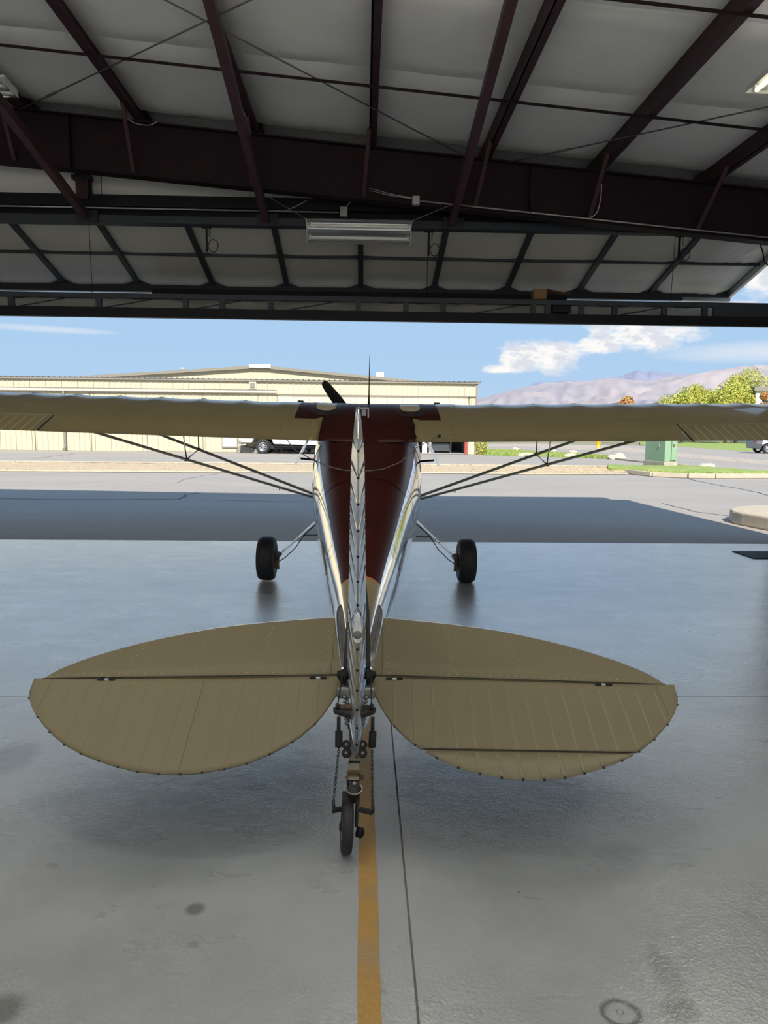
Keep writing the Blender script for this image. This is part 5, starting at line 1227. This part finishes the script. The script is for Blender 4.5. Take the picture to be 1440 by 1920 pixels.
body([(-1.25, 0.62), (-0.62, 0.62), (-0.50, 0.85), (-0.2, 0.98), (0.2, 0.98), (0.5, 0.85), (0.62, 0.55), (3.05, 0.50), (3.15, 0.8), (3.4, 0.98), (3.85, 0.98), (4.15, 0.8), (4.3, 0.55), (4.75, 0.55), (4.85, 0.9), (4.75, 1.12), (3.4, 1.22), (2.75, 1.85), (1.2, 1.9), (0.95, 1.32), (-1.3, 1.30)], 0, 1.9, 0.25, whitep, 'body', tr)
for x in (0.0, 3.62):
    for y in (0.10, 1.80): wheel('wheel', tr, (x, y, 0.41), 0.41, 0.26, 8, (0, -1 if y < 1 else 1, 0))
MB().box((1.85, -0.02, 0.42), (2.3, 0.14, 0.05)).build('side_step', black, tr)
MB().box((-1.32, 0.95, 0.62), (0.16, 1.8, 0.2)).build('bumper', steel, tr); MB().box((1.85, 0.95, 0.36), (3.0, 1.2, 0.2)).build('chassis', darkst, tr)
m_ = MB(); m_.prism([(2.6, -0.008, 1.25), (1.35, -0.008, 1.25), (1.45, 0.14, 1.75), (2.4, 0.14, 1.75)], (0, 0.01, 0)); m_.build('side_window', glass, tr)
MB().box((1.0, -0.005, 0.9), (0.015, 0.02, 0.75)).build('door_gap', black, tr); MB().box((2.15, -0.005, 0.9), (0.015, 0.02, 0.75)).build('door_gap', black, tr)
o = tag(empty('loading_ramp', (-8.2, 41.4, 0)), 'grey slatted loading ramp on the ground behind the white pickup', 'ramp')
MB().prism([(-0.5, 0, 0), (1.2, 0, 0), (1.2, 0, 0.1), (-0.1, 0, 0.42), (-0.25, 0, 0.42)], (0, 0.9, 0)).build('deck', mat('weathered_boards', (0.26, 0.24, 0.21), 0.8), o)
for k in range(7): MB().box((-0.35+0.22*k, -0.02, 0.17), (0.025, 0.04, 0.30)).build('slat', steel, o)
o = tag(empty('trailer', (-3.4, 43.5, 0)), 'low silver trailer frame with jack stands under the open hangar door', 'trailer')
MB().box((-0.1, 0, 0.38), (5.0, 1.4, 0.14)).build('deck', galv, o); MB().box((-0.1, -0.7, 0.62), (5.0, 0.06, 0.34)).build('side_board', whitep, o)
for x in (-1.4, -0.9, -0.3): MB().prism([(x-0.16, -0.72, 0), (x+0.16, -0.72, 0), (x+0.05, -0.72, 0.42), (x-0.05, -0.72, 0.42)], (0, 0.12, 0)).build('jack_stand', whitep, o)
for x in (1.0, 1.8): wheel('wheel', o, (x, -0.62, 0.3), 0.3, 0.2, 5)
darkc = mat('dark_grey_car_paint', (0.06, 0.065, 0.075), 0.25, coat=0.8)
cr = empty('car', (27.35, 50.9, 0), (0, 0, math.radians(-6))); tag(cr, 'dark grey station car cut by the right edge, parked beyond the lawn', 'car')
body([(-0.78, 0.35), (-0.45, 0.30), (-0.36, 0.62), (0, 0.74), (0.36, 0.62), (0.45, 0.28), (2.35, 0.28), (2.45, 0.62), (2.8, 0.74), (3.15, 0.62), (3.25, 0.3), (3.75, 0.35), (3.8, 0.75), (3.6, 0.95), (2.75, 1.02), (2.0, 1.52), (-0.2, 1.55), (-0.78, 1.1), (-0.86, 0.7)], 0, 1.8, 0.28, darkc, 'body', cr)
for x in (0.0, 2.8):
    for y in (0.10, 1.70): wheel('wheel', cr, (x, y, 0.34), 0.34, 0.21, 5, (0, -1 if y < 1 else 1, 0))
MB().prism([(1.95, 0.02, 1.05), (-0.45, 0.02, 1.05), (-0.15, 0.23, 1.45), (1.6, 0.23, 1.45)], (0, 0.01, 0)).build('side_window', glass, cr)
MB().box((-0.84, 0.12, 0.86), (0.06, 0.25, 0.18)).build('tail_lamp', mat('red_lens', (0.45, 0.02, 0.02), 0.2), cr); MB().box((1.6, -0.01, 0.62), (0.12, 0.02, 0.07)).build('side_marker', mat('amber_lens', (0.8, 0.3, 0.05), 0.3), cr)
# ================================================================== trees
barkm = mat('bark', (0.16, 0.11, 0.07), 0.9)
def tree(x, y, h, r, seed, lab, mts, grp='trees at the right beyond the lawn'):
    t = empty('tree', (x, y, 0)); tag(t, lab, 'tree', grp); rnd = random.Random(seed)
    MB().tube([(0, 0, 0), (0.1, 0, h*0.3), (0.05, 0.1, h*0.6)], [0.22, 0.16, 0.08], 8).build('trunk', barkm, t)
    m_ = MB()
    for k in range(12):
        c = Vector((rnd.uniform(-.75, .75)*r, rnd.uniform(-.5, .5)*r, h*rnd.uniform(0.35, 0.80))); rr = r*rnd.uniform(0.42, 0.62)
        if k == 0: c = Vector((0, 0, h-rr*0.9))
        for _ in range(1500):
            v = Vector((rnd.gauss(0, 1), rnd.gauss(0, 1), rnd.gauss(0, 1))).normalized()*rr*rnd.uniform(0.55, 1.08)
            p = c+v; nn = (v.normalized()+Vector((rnd.uniform(-1, 1), rnd.uniform(-1, 1), rnd.uniform(-1, 1)))*0.9).normalized()
            a = nn.orthogonal().normalized(); b = nn.cross(a); s_ = 0.10*rnd.uniform(0.6, 1.4)
            m_.add([p-a*s_, p-b*s_*0.6, p+a*s_, p+b*s_*0.6], [(0, 1, 2, 3)], rnd.choice((0, 0, 1, 2)))
        m_.tube([(0.05, 0.1, h*0.35), tuple(c)], [0.08, 0.03], 5, 3)
    m_.build('crown', mts+[barkm], t, fix=False); return t
lg = [mat('leaf_yellow_green', (0.42, 0.44, 0.07), 0.7), mat('leaf_green', (0.20, 0.28, 0.05), 0.7), mat('leaf_gold', (0.60, 0.48, 0.09), 0.7)]
lr = [mat('leaf_rust', (0.38, 0.16, 0.06), 0.7), mat('leaf_red', (0.30, 0.09, 0.04), 0.7), mat('leaf_gold', (0.60, 0.48, 0.09), 0.7)]
tree(37.4, 90, 6.3, 2.3, 11, 'low yellow-green tree, leftmost of the row at the right', lg)
tree(40.2, 93, 7.5, 2.7, 12, 'rounded yellow-green tree, second from the left in the row', lg)
tree(42.9, 90, 7.7, 2.7, 13, 'yellow-green tree in the middle of the row before the mountains', lg)
tree(46.2, 94, 8.9, 2.9, 14, 'tall yellow-green tree left of the white building', lg)
tree(52.2, 103, 10.6, 3.6, 15, 'tallest yellow-green tree, behind the white building at the right edge', lg)
tree(45.9, 87, 6.3, 1.0, 16, 'narrow rust-coloured tree in front of the white building', lr)
tree(30.4, 90, 5.75, 1.5, 17, 'small rust-red tree peeking over the right wing', lr, 'rust-coloured trees')
# ================================================================== mountains
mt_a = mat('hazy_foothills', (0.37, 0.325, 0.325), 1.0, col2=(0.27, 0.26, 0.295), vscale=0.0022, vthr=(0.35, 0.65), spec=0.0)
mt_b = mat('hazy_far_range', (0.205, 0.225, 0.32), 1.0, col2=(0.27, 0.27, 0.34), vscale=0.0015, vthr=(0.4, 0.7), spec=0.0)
def range_(name, lab, prof, D0, depth, mtx, seed):
    # prof: (azimuth tangent, height tangent) skyline
    P_ = catmull(prof, 10)
    nv = 26
    def sky_h(ta):
        for a, b in zip(P_, P_[1:]):
            if a[0] <= ta <= b[0]: return lerp(a[1], b[1], (ta-a[0])/(b[0]-a[0]+1e-9))
        return P_[0][1] if ta < P_[0][0] else P_[-1][1]
    t0, t1 = P_[0][0], P_[-1][0]
    def fn(i, j):
        ta = lerp(t0, t1, i); D = D0-depth*(1-j)
        hh = max(0.0, sky_h(ta))*D0
        x = ta*D; q = Vector((x/900.0, D/1500.0, seed))
        r_ = 1-abs(noise.noise(q*1.7)); r2 = 1-abs(noise.noise(q*4.3))
        z = hh*(j**1.15)
        amp = math.sin(PI*j)*hh
        z += amp*(0.42*(r_-0.75)+0.20*(r2-0.75)+0.10*noise.noise(q*11))
        if j > 0.85: z += 0.02*hh*noise.noise(q*14)
        return (x, D, z-2)
    n = int((t1-t0)*420)
    m_ = MB(); m_.grid(fn, n, nv)
    # back slope so the range has a far side
    def fb(i, j): 
        a = fn(i, 1.0); return (a[0], a[1]+depth*0.6*j, a[2]*(1-j)-2*j)
    m_.grid(fb, n, 3)
    o = m_.build(name, mtx, fix=False); return tag(o, lab, 'mountain')
def tp(px, py):
    d = fw+rt*((px-720)/F_PX)+up*((960-py)/F_PX); return (d.x/d.y, d.z/d.y)
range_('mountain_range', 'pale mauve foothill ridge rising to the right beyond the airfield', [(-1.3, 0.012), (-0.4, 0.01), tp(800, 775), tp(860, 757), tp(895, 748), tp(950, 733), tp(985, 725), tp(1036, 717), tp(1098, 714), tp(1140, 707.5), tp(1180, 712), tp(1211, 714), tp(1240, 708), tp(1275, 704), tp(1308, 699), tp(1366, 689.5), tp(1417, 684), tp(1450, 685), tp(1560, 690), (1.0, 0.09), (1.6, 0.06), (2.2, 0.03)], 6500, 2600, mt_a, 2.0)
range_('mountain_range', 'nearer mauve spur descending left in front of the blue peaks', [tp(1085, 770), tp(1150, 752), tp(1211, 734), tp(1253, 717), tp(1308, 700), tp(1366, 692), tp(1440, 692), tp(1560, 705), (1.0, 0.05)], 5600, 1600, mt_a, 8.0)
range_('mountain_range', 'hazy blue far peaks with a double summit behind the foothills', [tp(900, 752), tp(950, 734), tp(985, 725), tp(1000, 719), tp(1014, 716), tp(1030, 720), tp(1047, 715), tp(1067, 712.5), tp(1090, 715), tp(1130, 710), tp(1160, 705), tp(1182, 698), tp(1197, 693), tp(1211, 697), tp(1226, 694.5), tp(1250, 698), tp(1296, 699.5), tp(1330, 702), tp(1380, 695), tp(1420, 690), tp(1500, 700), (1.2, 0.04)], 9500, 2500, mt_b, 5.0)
